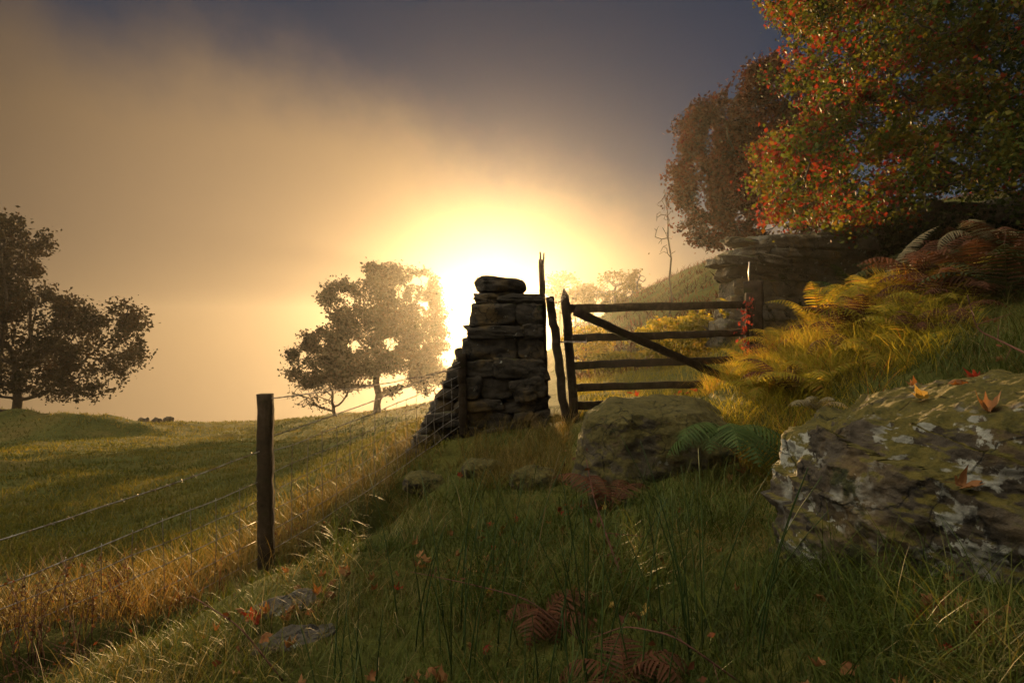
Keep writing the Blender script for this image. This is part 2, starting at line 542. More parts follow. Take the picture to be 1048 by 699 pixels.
# ------------------------------------------------------------------ terrain
GP = []
for X, Y, Z in [(0, 0, 0.0), (-2, 0, -0.1), (2, 0, 0.25), (0, -2, 0), (-3, -2, -0.3), (3, -2, 0.3),
                (-30, 62, -9.0), (-8, 62, -7), (4, 62, -1.5), (-60, 100, -16), (0, 100, -9), (-100, 200, -18), (0, 200, -14), (60, 200, -8),
                (10, 62, 2.2), (24, 60, 5.5), (40, 60, 7.5), (40, 100, 3), (14, 100, -2), (60, 60, 8), (30, 30, 7.8), (20, 14, 5.2), (10, 5, 2.5),
                (9, 2, 2.0), (-50, 45, -6), (-30, 30, -4), (-12, 6, -1.4), (-8, 3, -.9), (-6, 0, -.6), (130, 100, 6), (-130, 100, -14)]:
    GP.append((X, Y, Z))
for px, py, Y in [(524, 699, 1.9), (300, 690, 1.9), (100, 690, 1.95), (700, 699, 1.75), (900, 690, 1.55), (1048, 690, 1.4),
                  (524, 560, 3.2), (420, 560, 3.3), (330, 575, 3.0), (250, 640, 2.3), (350, 640, 2.2), (440, 500, 4.8),
                  (150, 640, 2.8), (60, 665, 2.5), (260, 600, 3.4), (340, 556, 4.2), (410, 512, 5.3),
                  (272, 582, 4.1), (0, 640, 3.0), (350, 520, 5), (420, 474, 6),
                  (100, 540, 7), (0, 560, 5.5), (200, 500, 10), (300, 470, 13), (100, 470, 16), (0, 470, 15), (250, 450, 25), (400, 440, 22),
                  (0, 428, 33), (-100, 425, 33), (100, 432, 37), (250, 434, 44), (380, 421, 40), (450, 415, 36), (500, 410, 34), (540, 380, 36),
                  (524, 434, 6.4), (480, 440, 6.4), (590, 432, 6.3), (760, 402, 7.2), (650, 402, 8.5), (650, 388, 11), (720, 372, 11), (590, 395, 11),
                  (640, 345, 20), (740, 300, 20), (590, 375, 20), (650, 303, 38), (700, 280, 36), (760, 252, 33), (850, 235, 30), (1000, 200, 30), (600, 335, 38),
                  (780, 428, 4.5), (850, 388, 4.5), (900, 350, 4.5), (950, 330, 4.5), (1048, 305, 4.5), (784, 368, 6.5), (760, 385, 6.5), (870, 318, 6.5), (950, 285, 6.5), (737, 362, 9), (850, 325, 10), (1000, 290, 10), (960, 385, 3.5), (1048, 360, 3.5),
                  (900, 500, 2.8), (1048, 500, 2.4), (640, 505, 4.1), (740, 500, 3.6), (800, 480, 4), (600, 520, 3.8), (560, 470, 5.2), (700, 425, 5.5), (640, 430, 5.6)]:
    GP.append(tuple(P(px, py, Y)))
GP = np.array(GP)

def warp(x, y):
    yy = np.maximum(y, -2.0) + 3.5
    return np.stack([np.clip(x / yy, -1.6, 1.6) * 2.2, np.log(yy) * 1.3], 1)
_W = warp(GP[:, 0], GP[:, 1])
def _phi(r2):
    return 0.5 * r2 * np.log(np.maximum(r2, 1e-12))
_n = len(GP)
_scale = GP[:, 1].clip(-2) + 3.5
_K = _phi(((_W[:, None] - _W[None]) ** 2).sum(-1)) + np.eye(_n) * 0.004
_Pm = np.concatenate([np.ones((_n, 1)), _W], 1)
_A = np.block([[_K, _Pm], [_Pm.T, np.zeros((3, 3))]])
# interpolate slope-like height (height / distance) so that near and far are treated alike
_sol = np.linalg.solve(_A, np.concatenate([(GP[:, 2] - EYE) / _scale, np.zeros(3)]))
def base_h(x, y):
    x = np.asarray(x, float); y = np.asarray(y, float)
    out = np.empty(len(x))
    for s in range(0, len(x), 20000):
        w = warp(x[s:s + 20000], y[s:s + 20000])
        k = _phi(((w[:, None] - _W[None]) ** 2).sum(-1))
        out[s:s + 20000] = k @ _sol[:_n] + _sol[_n] + w @ _sol[_n + 1:]
    h = out * (np.maximum(y, -2) + 3.5) + EYE
    return h
def fence_side(x, y):
    """signed distance right of the fence line (negative = field side)"""
    a = np.array([-1.6, 4.1]); b = np.array([-.55, 6.4])
    d = (b - a) / np.linalg.norm(b - a)
    return (x - a[0]) * d[1] - (y - a[1]) * d[0]

def gutter(y): return np.interp(y, [2.2, 3.4, 5.3, 6], [.55, .47, .16, .1])
def gh(x, y):
    x = np.atleast_1d(np.asarray(x, float)); y = np.atleast_1d(np.asarray(y, float))
    h = base_h(x, y)
    d = np.hypot(x, y)
    near = np.clip((d - 0.5) / 2, 0, 1)
    h = h + 0.035 * fbm2(x, y, 1.7, 3) * near
    # gutter cut for a shadow band between the fence strip and the bank
    cs = np.interp(y, [2.2, 3.4, 5.3, 6], [.55, .47, .16, .1])
    h = h - .40 * np.exp(-((fence_side(x, y) - cs) / .25) ** 4) * np.clip((y - 1.2) / .8, 0, 1) * np.clip((6.0 - y) / .8, 0, 1)
    far = np.clip((d - 7) / 12, 0, 1)
    h = h + far * 0.16 * fbm2(x, y, 0.35, 9, 4)
    # grassy mound beneath the left oak
    mx, my = P(50, 430, 28)[:2]
    h = h + 0.75 * np.exp(-(((x - mx) / 4.2) ** 4 + ((y - my) / 1.9) ** 2)) * (1 + 0.3 * fbm2(x, y, 0.8, 21))
    return np.clip(h, -19, 8.6)
def gz(x, y):
    return float(gh([x], [y])[0])

def build_ground():
    # rows in depth grow geometrically, columns fan out
    ys = [-4.0, -3, -2, -1.2, -0.5, 0.0]
    y, st = 0.0, 0.05
    while y < 150:
        y += st
        ys.append(y)
        st = 0.045 + 0.0125 * y if y < 60 else 0.045 + 0.05 * y
    ys = np.array(ys)
    us = np.concatenate([np.linspace(-2.4, -1.05, 20)[:-1], np.linspace(-1.05, 1.05, 190), np.linspace(1.05, 2.4, 20)[1:]])
    U, Y = np.meshgrid(us, ys)
    X = U * (np.clip(Y, -2, 80) + 3.0)
    h = gh(X.ravel(), Y.ravel())
    v = np.stack([X.ravel(), Y.ravel(), h], 1)
    nr, nc = U.shape
    i = (np.arange(nr - 1)[:, None] * nc + np.arange(nc - 1)[None]).ravel()
    q = np.stack([i, i + 1, i + nc + 1, i + nc], 1)
    me = make_mesh('ground', v, [q], None, True)
    o = obj('ground', me, M['ground'])
    tag(o, 'sloping autumn pasture and grassy bank falling away to a misty valley', kind='structure')
build_ground()

# ------------------------------------------------------------------ haze
def build_haze():
    v = np.array([(x, y, z) for x in (-210, 210) for y in (-40, 172) for z in (-22, 10.6)], float)
    q = [(0, 1, 3, 2), (4, 6, 7, 5), (0, 4, 5, 1), (2, 3, 7, 6), (0, 2, 6, 4), (1, 5, 7, 3)]
    m = bpy.data.materials.new('haze')
    m.use_nodes = True
    nt = m.node_tree
    nt.nodes.remove(nt.nodes['Principled BSDF'])
    pv = nt.nodes.new('ShaderNodeVolumePrincipled')
    pv.inputs['Color'].default_value = HAZE_COLOR
    pv.inputs['Density'].default_value = HAZE_DENSITY
    pv.inputs['Anisotropy'].default_value = HAZE_G
    nt.links.new(pv.outputs[0], nt.nodes['Material Output'].inputs['Volume'])
    o = obj('haze', make_mesh('haze', v, [np.array(q)]), m)
    tag(o, 'golden morning mist filling the valley and drifting over the field', kind='stuff')
build_haze()

# ------------------------------------------------------------------ trees
def colonize(trunk, A, D, dk, maxit=140, jitter=0.15, di=1e9):
    nodes = [np.array(p, float) for p in trunk]
    par = [-1] + list(range(len(trunk) - 1))
    A = A.copy()
    nd = np.full(len(A), 1e18); ni = np.zeros(len(A), int)
    def upd(lo):
        nonlocal nd, ni
        B = np.array(nodes[lo:])
        d = ((A[:, None] - B[None]) ** 2).sum(-1)
        j = d.argmin(1); dm = d[np.arange(len(A)), j]
        m = dm < nd
        nd[m] = dm[m]; ni[m] = j[m] + lo
    upd(0)
    for it in range(maxit):
        keep = nd > dk * dk
        A, nd, ni = A[keep], nd[keep], ni[keep]
        if not len(A): break
        act = nd < di * di
        if not act.any(): break
        lo = len(nodes)
        idx = ni[act]
        NN = np.array(nodes)
        dirs = unit(A[act] - NN[idx])
        acc = np.zeros((lo, 3)); np.add.at(acc, idx, dirs)
        for k in np.unique(idx):
            d = acc[k] + rng.normal(size=3) * jitter * np.linalg.norm(acc[k]) + np.array([0, 0, 0.05])
            nodes.append(NN[k] + D * d / max(np.linalg.norm(d), 1e-6)); par.append(k)
        upd(lo)
        if len(nodes) > 9000: break
    return np.array(nodes), np.array(par)

def branch_mesh(nodes, par, r_tip, power=2.3, rmax=None, root_flare=1.4, sides=6):
    n = len(nodes)
    acc = np.zeros(n)
    kids = np.zeros(n, int)
    for i in range(n - 1, 0, -1):
        if acc[i] == 0: acc[i] = r_tip ** power
        acc[par[i]] += acc[i]; kids[par[i]] += 1
    if acc[0] == 0: acc[0] = r_tip ** power
    r = acc ** (1 / power)
    if rmax: r = r * min(1, rmax / r.max()) if r.max() > rmax else r
    r = np.maximum(r, r_tip)
    mb = MB()
    a = np.arange(sides) / sides * 2 * math.pi
    i = np.arange(1, n)
    p0, p1 = nodes[par[i]], nodes[i]
    d = unit(p1 - p0)
    ref = np.where(np.abs(d[:, 2:3]) < 0.9, np.array([[0, 0, 1.0]]), np.array([[1.0, 0, 0]]))
    u = unit(np.cross(d, ref)); w = np.cross(d, u)
    r0 = np.minimum(r[par[i]], r[i] * 1.35); r1 = r[i]
    r0 = np.where(par[i] == 0, r0 * root_flare, r0)
    circ = u[:, None] * np.cos(a)[None, :, None] + w[:, None] * np.sin(a)[None, :, None]
    v = np.concatenate([p0[:, None] - d[:, None] * (r0 * 0.3)[:, None, None] + circ * r0[:, None, None], p1[:, None] + circ * r1[:, None, None]], 1)
    m = len(i)
    b = np.arange(m)[:, None] * (2 * sides)
    j = np.arange(sides)[None]; j2 = (j + 1) % sides
    q = np.stack([b + j, b + j2, b + sides + j2, b + sides + j], -1).reshape(-1, 4)
    mb.add(v.reshape(-1, 3), q)
    return mb, r, kids

def leaf_cloud(C, size, tint, squash=0.6, flat=0.0, down=0.0):
    """diamond leaves folded along the midrib"""
    n = len(C)
    u = rand_unit(n); u[:, 2] -= down; u = unit(u)
    t = rand_unit(n); t[:, 2] += flat
    w = unit(np.cross(u, t)); nn = np.cross(u, w)
    s = size * rng.uniform(0.6, 1.3, n)[:, None]
    v = np.stack([C - u * s * 0.5, C + w * s * 0.5 * squash + nn * s * 0.12, C + u * s * 0.5, C - w * s * 0.5 * squash + nn * s * 0.12], 1).reshape(-1, 3)
    b = np.arange(n)[:, None] * 4
    tr = np.concatenate([b + np.array([[0, 1, 2]]), b + np.array([[0, 2, 3]])])
    return v, tr, np.concatenate([tint, tint])

def blob_points(blobs, n):
    """points in a union of ellipsoids: rows (cx, cy, cz, rx, ry, rz)"""
    blobs = np.array(blobs, float)
    vol = np.prod(blobs[:, 3:], 1) ** 0.8
    k = rng.choice(len(blobs), n, p=vol / vol.sum())
    p = rand_unit(n) * (rng.uniform(0.15, 1, n) ** 0.45)[:, None]
    return blobs[k, :3] + p * blobs[k, 3:]

def tree(name, label, cat, base, trunk, blobs, natt, D, leaves, lsize, lmat, r_tip, spread, group=None, rmax=None,
         bare=0.0, thresh=-0.25, nscale=0.8, tint_fn=None, di=1e9, jitter=0.18, max_r_leaf=3.0):
    base = np.array(base, float)
    t = thing(name, label, cat, base, group)
    A = blob_points(blobs, natt)
    nodes, par = colonize(trunk, A, D, D * 1.25, jitter=jitter, di=di)
    nodes = nodes + 0.25 * D * np.stack([vnoise(nodes / D * 0.45, 5), vnoise(nodes / D * 0.45, 6), vnoise(nodes / D * 0.45, 7)], 1) * (np.arange(len(nodes)) > 0)[:, None]
    mb, r, kids = branch_mesh(nodes, par, r_tip, rmax=rmax)
    obj('trunk', mb.mesh('trunk'), M['bark'], t, -base)
    if leaves:
        cand = np.where(r < r_tip * max_r_leaf)[0]
        cand = cand[cand >= len(trunk)]
        wt = np.exp(0.8 * rng.normal(size=len(cand))) * np.exp(1.2 * fbm(nodes[cand] * nscale * 1.5, 91, 2))
        k = rng.choice(cand, leaves, p=wt / wt.sum())
        C = nodes[k] + rng.normal(size=(leaves, 3)) * spread * np.array([1, 1, 0.75])
        nz = fbm(C * nscale, 33, 3)
        C = C[nz > thresh]
        ti = np.clip(0.5 + 0.28 * fbm(C * nscale * 0.7, 44, 2) + rng.normal(size=len(C)) * 0.18, 0, 1)
        if tint_fn is not None: ti = tint_fn(C, ti)
        v, tr, tt = leaf_cloud(C, lsize, ti)
        obj('crown', make_mesh('crown', v, [tr], tt), lmat, t, -base)
    return t

def pxblob(px, py, rx, ry, Y, ry_depth=None):
    c = P(px, py, Y)
    s = Y / F
    return (*c, rx * s, (ry_depth if ry_depth else (rx + ry) / 2) * s, ry * s)

def trunk_path(p0, p1, n=6, wob=0.1):
    p0, p1 = np.array(p0, float), np.array(p1, float)
    L = np.linalg.norm(p1 - p0)
    return [p0 + (p1 - p0) * k / (n - 1) + (rng.normal(size=3) * wob * L / n * np.array([1, 1, 0]) if 0 < k else 0) for k in range(n)]

# big dark oak at the left edge
Y = 31
bx, by = P(18, 424, Y)[:2]
bz = gz(bx, by) - 0.15
tree('oak_tree', 'dark broad oak at the left edge, spreading low over a mound in the field', 'tree', (bx, by, bz),
     trunk_path((bx, by, bz), (bx + .1, by, bz + 2.0), 5),
     [pxblob(0, 255, 38, 42, Y), pxblob(-45, 270, 60, 60, Y), pxblob(45, 335, 58, 38, Y), pxblob(120, 328, 30, 24, Y), pxblob(125, 362, 36, 20, Y),
      pxblob(-60, 350, 70, 50, Y), pxblob(80, 385, 45, 22, Y), pxblob(20, 385, 50, 22, Y), pxblob(72, 405, 34, 10, Y), pxblob(12, 300, 36, 30, Y), pxblob(-90, 390, 50, 25, Y)],
     2000, 0.38, 85000, 0.19, M['oak_leaf'], 0.018, 0.26, rmax=0.45, thresh=-0.16, nscale=1.1)

# the oak in the middle of the field edge
Y = 36
bx, by = P(386, 420, Y)[:2]
bz = gz(bx, by) - 0.15
tree('oak_tree', 'round headed oak standing alone in golden mist left of the stone pillar', 'tree', (bx, by, bz),
     trunk_path((bx, by, bz), (bx - .1, by, bz + 3.0), 6),
     [pxblob(402, 290, 46, 20, Y), pxblob(350, 302, 26, 14, Y), pxblob(425, 318, 32, 22, Y), pxblob(378, 325, 42, 24, Y), pxblob(338, 345, 28, 14, Y),
      pxblob(316, 366, 24, 12, Y), pxblob(312, 388, 22, 9, Y), pxblob(440, 345, 20, 20, Y), pxblob(410, 360, 40, 22, Y), pxblob(355, 372, 34, 16, Y), pxblob(440, 385, 20, 18, Y)],
     2000, 0.36, 90000, 0.18, M['oak_leaf'], 0.020, 0.24, rmax=0.42, thresh=-0.15, nscale=1.0)

# thin leafless thorn beside it
Y = 37
bx, by = P(345, 424, Y)[:2]
bz = gz(bx, by) - 0.1
tree('thorn_tree', 'small almost leafless thorn with several stems leaning left of the round oak', 'tree', (bx, by, bz),
     trunk_path((bx, by, bz), (bx - .2, by, bz + .5), 3),
     [pxblob(330, 390, 22, 20, Y), pxblob(322, 400, 24, 16, Y), pxblob(355, 392, 20, 18, Y), pxblob(310, 412, 14, 8, Y)],
     420, 0.3, 1500, 0.14, M['oak_leaf'], 0.020, 0.2, rmax=0.14, thresh=0.0)

# hazy trees beyond the gate
for px, py, rx, ry, Y, lab in [(575, 292, 16, 15, 58, 'pale hazy tree right behind the tall split pole'),
                               (602, 300, 18, 10, 62, 'low hazy tree seen above the gate latch end'),
                               (630, 292, 20, 15, 57, 'hazy tree with feathery top above the middle of the gate'),
                               (652, 290, 13, 13, 54, 'thin hazy tree at the foot of the brown hillside'),
                               (588, 318, 20, 12, 64, 'low misty thicket in the gap right of the leaning post')]:
    c = P(px, py, Y)
    b = np.array([c[0], c[1], gz(c[0], c[1]) - .2])
    tree('misty_tree', lab, 'tree', b, trunk_path(b, c - np.array([0, 0, ry * Y / F * .4]), 5),
         [pxblob(px, py, rx, ry, Y), pxblob(px - rx * .6, py + ry * .6, rx * .7, ry * .7, Y), pxblob(px + rx * .6, py + ry * .5, rx * .7, ry * .8, Y), pxblob(px, py + ry * 1.4, rx, ry, Y)],
         420, 0.42, 3500, 0.26, M['mist_leaf'], 0.03, 0.3, group='misty trees beyond the gate', rmax=0.2, thresh=-0.1)

# brown tree on the hillside behind the bank wall
Y = 17.5
bx, by = P(765, 262, Y)[:2]
bz = gz(bx, by) - 0.1
tree('beech_tree', 'rust brown dense tree on the hillside behind the rough stone wall', 'tree', (bx, by, bz),
     trunk_path((bx, by, bz), (bx + .1, by, P(765, 225, Y)[2]), 6),
     [pxblob(785, 95, 42, 32, Y), pxblob(735, 135, 42, 34, Y), pxblob(715, 185, 32, 36, Y), pxblob(770, 165, 50, 45, Y), pxblob(712, 228, 26, 20, Y),
      pxblob(765, 220, 48, 26, Y), pxblob(830, 120, 40, 50, Y), pxblob(825, 200, 40, 35, Y), pxblob(745, 245, 36, 10, Y)],
     2000, 0.24, 70000, 0.12, M['beech_leaf'], 0.010, 0.17, rmax=0.22, thresh=-0.30, nscale=1.6)

# slender leafless birch at its left
Y = 20
b = P(684, 284, Y); b[2] = gz(b[0], b[1]) - .1
tree('birch_sapling', 'slender leafless sapling rising at the left foot of the rust brown tree', 'tree', b,
     trunk_path(b, P(683, 200, Y), 7, .12),
     [pxblob(678, 225, 12, 24, Y), pxblob(682, 255, 12, 16, Y), pxblob(680, 200, 8, 14, Y)],
     160, 0.2, 500, 0.07, M['mist_leaf'], 0.008, 0.14, rmax=0.035, thresh=0.0)

# overhanging maple, trunk out of frame on the right
def maple_points(n):
    px = rng.uniform(765, 1240, n * 4); py = rng.uniform(-120, 262, n * 4); Yd = rng.uniform(6.6, 11.5, n * 4)
    left = np.interp(py, [-120, 0, 25, 60, 120, 160, 200, 235, 262], [840, 792, 800, 836, 822, 782, 790, 800, 880])
    low = np.interp(px, [765, 800, 860, 905, 980, 1048, 1240], [225, 238, 242, 222, 204, 196, 215])
    left = left - 26 * np.clip(np.sin(py * .13) * np.sin(py * .047 + 1), 0, 1)
    ok = (px > left + rng.normal(size=n * 4) * 14) & (py < low + rng.normal(size=n * 4) * 12)
    p = np.stack([(px - 524) / F * Yd, Yd, EYE + (349.5 - py) / F * Yd], 1)[ok]
    return p[:n]
Y = 9.4
mbase = np.array([8.9, 9.6, gz(8.9, 9.6) - .15])
t = thing('maple_tree', 'red and green autumn maple overhanging the bank in the upper right', 'tree', mbase)
A = maple_points(2600)
nodes, par = colonize(trunk_path(mbase, mbase + np.array([-.5, -.3, 2.6]), 8, .08), A, 0.17, 0.21, jitter=.2, maxit=160)
mb, r, kids = branch_mesh(nodes, par, 0.0045, rmax=0.24)
obj('trunk', mb.mesh('trunk'), M['bark'], t, -mbase)
cand = np.where((r < 0.013) & (np.arange(len(nodes)) > 10))[0]
cand = cand[(nodes[cand, 0] < 10.2)]
nl = 150000
wt = np.exp(0.9 * rng.normal(size=len(cand)))
k = rng.choice(cand, nl, p=wt / wt.sum())
noff = rng.normal(size=len(nodes)) * .13
C = nodes[k] + rng.normal(size=(nl, 3)) * 0.10
keepm = fbm(C * 2.2, 71, 2) > -0.5
k = k[keepm]
C = C[keepm]
pxs = 524 + F * C[:, 0] / C[:, 1]
ti = noff[k] + 0.38 - (C[:, 0] - 5.2) * 0.07 + 0.30 * fbm(C * 0.9, 45, 3) + rng.normal(size=len(C)) * 0.12
ti = np.where(rng.random(len(C)) < (0.06 + 0.30 * np.clip((1000 - pxs) / 250, 0, 1)) * np.clip(1 + 1.6 * fbm(C * 1.7, 46, 2), 0, 3), 0.95, ti)
v, tr, tt = leaf_cloud(C, 0.060, np.clip(ti, 0, 1), 0.75, flat=0.8, down=0.4)
obj('crown', make_mesh('crown', v, [tr], tt), M['maple_leaf'], t, -mbase)

# ------------------------------------------------------------------ dry stone work
from mathutils import Euler

# pillar: rows of slabs between traced side profiles
YP = 6.25
def build_pier():
    base = P(520, 432, YP)
    t = thing('stone_pier', 'tall drystone pillar with rounded capstone hiding the sun beside the gate', 'stone pillar', (base[0], YP, 0))
    off = (-base[0], -YP, 0)
    mb = MB()
    zb, zt = base[2] - 0.25, P(520, 301, YP)[2]
    z = zb
    seed = 100
    def prof(zz):
        y = 349.5 - (zz - EYE) / YP * F
        xl = np.interp(y, [298, 315, 346, 362, 430, 460], [488, 487, 477, 472, 474, 474])
        xr = np.interp(y, [300, 305, 425, 460], [538, 553, 560, 562])
        if y < 306: xr = 552
        return (xl - 524) / F * YP, (xr - 524) / F * YP
    while z < zt - .02:
        h = random.choice([.09, .13, .17, .21]) * random.uniform(.9, 1.1)
        if z > zt - .25: h = min(h, .12)
        h = min(h, max(zt - z, .05))
        xl, xr = prof(z + h / 2)
        for yo, dep in ((0.0, .28), (.36, .26)):
            x = xl + random.uniform(-.01, .01)
            while x < xr - .05:
                w = random.uniform(.16, .62)
                if xr - x - w < .13: w = xr - x
                seed += 1
                hh = h * random.uniform(.9, 1.08)
                add_stone(mb, (x + w / 2, YP + .12 + yo + random.uniform(-.025, .03), z + h / 2), (w / 2 + .012, dep / 2 + .05, hh / 2 + .012),
                          (random.gauss(0, .03), random.gauss(0, .03), random.gauss(0, .04)), seed, 14, .11, .11, random.random())
                x += w
        z += h
    # dark packed core
    v, q = block_shape(4, .25)
    mb.add(v * np.array([.36, .2, .66]) + np.array([base[0] + .02, YP + .3, (zb + zt) / 2 - .03]), q)
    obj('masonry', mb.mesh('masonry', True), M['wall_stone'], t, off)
    mc = MB()
    c = P(511, 291, YP)
    add_stone(mc, (c[0], YP + .22, c[2]), (.25, .27, .095), (0, .02, .2), 501, 16, .62, .07)
    obj('capstone', mc.mesh('capstone', True), M['wall_stone'], t, off)
    mc = MB()
    c = P(513, 303, YP)
    add_stone(mc, (c[0], YP + .24, c[2]), (.21, .25, .05), (0, -.02, .1), 502, 9, .4, .1)
    add_stone(mc, (c[0] + .20, YP + .24, c[2] - .02), (.17, .22, .035), (0, .1, .0), 503, 9, .4, .1)
    obj('coping', mc.mesh('coping', True), M['wall_stone'], t, off)
build_pier()

def build_rubble_wall():
    """tumbled wall stepping down from the pillar to the left"""
    p0 = P(474, 432, 6.5)
    t = thing('rubble_wall', 'tumbled rubble wall sloping down to the left from the stone pillar', 'stone wall', (p0[0], 6.5, 0))
    mb = MB()
    seed = 900
    z = -.35
    while z < P(0, 368, 6.5)[2]:
        h = random.uniform(.06, .13)
        y = 349.5 - (z + h / 2 - EYE) / 6.5 * F
        xl = (np.interp(y, [365, 380, 400, 430, 472, 520], [470, 463, 453, 437, 416, 404]) - 524) / F * 6.5
        xr = (486 - 524) / F * 6.5
        for yo in (0, .2, .4):
            x = xl + random.uniform(-.03, .01)
            while x < xr:
                w = random.uniform(.12, .34)
                seed += 1
                add_stone(mb, (x + w / 2, 6.42 + yo + random.uniform(-.05, .05), z + h / 2), (w / 2 + .01, .12, h / 2 + .01),
                          (random.gauss(0, .08), random.gauss(0, .08), random.gauss(0, .12)), seed, 7, .28, .14, random.random())
                x += w
        z += h
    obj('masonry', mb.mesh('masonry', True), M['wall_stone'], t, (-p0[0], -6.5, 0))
build_rubble_wall()

def build_bank_wall():
    """rough wall on the bank at the right, with overhanging top slabs"""
    p0 = P(760, 330, 10.4)
    t = thing('bank_wall', 'rough drystone wall with overhanging slabs on the bank right of the gate', 'stone wall', (p0[0], 10.4, 0))
    mb = MB(); mt = MB()
    seed = 2000
    for side, (x0, x1) in enumerate([(3.58, 10.4)]):
        z = .2
        while z < 4.2:
            h = random.choice([.07, .10, .14, .20, .26])
            x = x0 + random.uniform(-.22, .12)
            while x < x1:
                w = random.uniform(.2, .75)
                Yw = 10.4 + (x - 3.5) * .16
                g = float(gh([x], [Yw])[0])
                top = EYE + (349.5 - np.interp(524 + F * (x + w / 2) / Yw, [740, 752, 780, 870, 885, 925, 950, 1048, 1200], [268, 250, 243, 238, 226, 214, 226, 212, 200])) / F * Yw
                if top - z < .5 and h < .12: h = .14
                if z + h > g - .25 and z + h / 2 < top:
                    seed += 1
                    over = random.uniform(.05, .2) if top - z < .5 else 0
                    for yo in (0, .32):
                        add_stone(mb, (x + w / 2, Yw + yo - over * (yo == 0) + random.uniform(-.05, .05), z + h / 2), (w / 2 + .012, .2 + over * .5, h / 2 + .01),
                                  (random.gauss(0, .05), random.gauss(.04, .06), random.gauss(.05, .1)), seed, 10, .17, .15, random.random())
                        seed += 1
                x += w
            z += h
    obj('masonry', mb.mesh('masonry', True), M['bank_wall_stone'], t, (-p0[0], -10.4, 0))
    for px, py, rx, rz, ro in [(775, 252, .42, .05, -.25), (815, 246, .45, .06, -.05), (862, 238, .36, .06, .1), (900, 222, .28, .10, -.1), (932, 214, .3, .09, .2), (985, 216, .5, .09, .05), (1050, 208, .5, .1, .1)]:
        c = P(px, py, 10.6); c = P(px, py, 10.5 + (c[0] - 3.5) * .16)
        seed += 1
        add_stone(mt, c, (rx * 1.2, .4, rz * 1.2), (.08, -ro * .5, .16), seed, 16, .2, .16)
    obj('coping', mt.mesh('coping', True), M['bank_wall_stone'], t, (-p0[0], -10.4, 0))
build_bank_wall()

# ------------------------------------------------------------------ boulders
def boulder(name, label, c, half, rotz, seed, mat, n=40, e=.45, rough=.16, strata=0.0, tilt=(0, 0), fine=.03, fs=3.0, cat='boulder', group=None, facets=26, flo=.76):
    v, q = block_shape(n, e)
    v = v.copy()
    h = np.asarray(half, float)
    v = facet(v, facets, seed, flo, 1.0)
    w = v * h
    d = rough * fbm(v * 1.1 + seed * 3.1, seed, 4) * h.min()
    s = w * fs + seed * 1.7
    ridg = (1 - np.abs(fbm(s, seed + 5, 5, .55))) - .6
    d = d + fine * ridg + fine * .5 * fbm(s * 3.1, seed + 8, 5, .65)
    nrm = unit(np.sign(v) * np.abs(v) ** (2 / e - 1) / h)
    if strata:
        # bedding: ledges stepping out along a tilted direction
        k = (w[:, 2] + .25 * w[:, 0] + .06 * fbm(w * 2.2 + seed, seed + 3, 3)) * 9
        saw = k - np.floor(k)
        lay = _hash(np.floor(k).astype(np.int64), np.zeros(len(k), np.int64), np.zeros(len(k), np.int64), seed)
        d = d + strata * (lay * .6 + .5 * saw * saw) * (np.abs(nrm[:, 2]) < .8)
    w = w + nrm * d[:, None]
    R = np.array(Euler((tilt[0], tilt[1], rotz)).to_matrix())
    me = make_mesh(name, w @ R.T, [q], None, True)
    o = obj(name, me, mat, None, tuple(c))
    tag(o, label, cat, group)
    return o

boulder('boulder', 'large flat topped lichen spotted boulder filling the lower right corner', (2.36, 1.98, .40), (1.24, .92, .52), math.atan2(-.81, .58), 41,
        M['boulder_stone'], 200, .26, .12, .045, (0.0, 0.0), .034, 3.0, facets=40, flo=.88)
c = P(668, 465, 4.35)
boulder('boulder', 'squat mossy boulder just in front of the gate, behind the green fern', (c[0], 4.55, c[2] - .06), (.58, .42, .40), .05, 52,
        M['mossy_stone'], 90, .34, .12, .010, (0, .02), .012, 4, facets=30)
# small stones in the bank
for px, py, Y, hx, hz, lab, sd in [(300, 645, 2.15, .20, .05, 'pale bare slab set in the grass bank below the fence post', 61),
                                   (285, 622, 2.4, .12, .05, 'pale slab breaking the grass just above the lowest bare slab', 62),
                                   (493, 486, 5.0, .16, .10, 'dark round stone in rough grass at the foot of the pillar', 63),
                                   (545, 500, 4.6, .17, .09, 'grey green stone half sunk between the pillar and the mossy boulder', 64),
                                   (437, 466, 5.7, .2, .07, 'dark flat stone at the lower end of the tumbled wall', 65),
                                   (620, 492, 3.9, .12, .09, 'small stone wedged against the left foot of the mossy boulder', 66)]:
    c = P(px, py, Y); c[2] = gz(c[0], c[1]) + hz * .1 - (.02 if sd in (61, 62) else 0)
    boulder('stone', lab, c, ((.15, .055, .04) if sd in (61, 62) else (hx, hx * .8, hz + .02)), (.5 if sd in (61, 62) else random.uniform(-.6, .6)), sd, M['slab_stone'] if sd in (61, 62) else M['mossy_stone'], 30, .45, .22, 0, (.12, -.14 if sd in (61, 62) else .1), .008, 9, 'stone')
for px, w, hgt, lab, sd in [(148, 10, 5, 'leftmost of three dark stones on the skyline of the field', 71), (161, 8, 5, 'middle of three dark stones on the skyline of the field', 72), (173, 9, 4, 'rightmost of three dark stones on the skyline of the field', 73)]:
    Y = 38; c = P(px, 431, Y); c[2] = gz(c[0], c[1]) + .1
    boulder('field_stone', lab, c, (w * .5 * Y / F, .3, hgt * Y / F), 0, sd, M['wall_stone'], 14, .5, .3, 0, (0, 0), .03, 3, 'stone', 'dark stones on the field skyline')

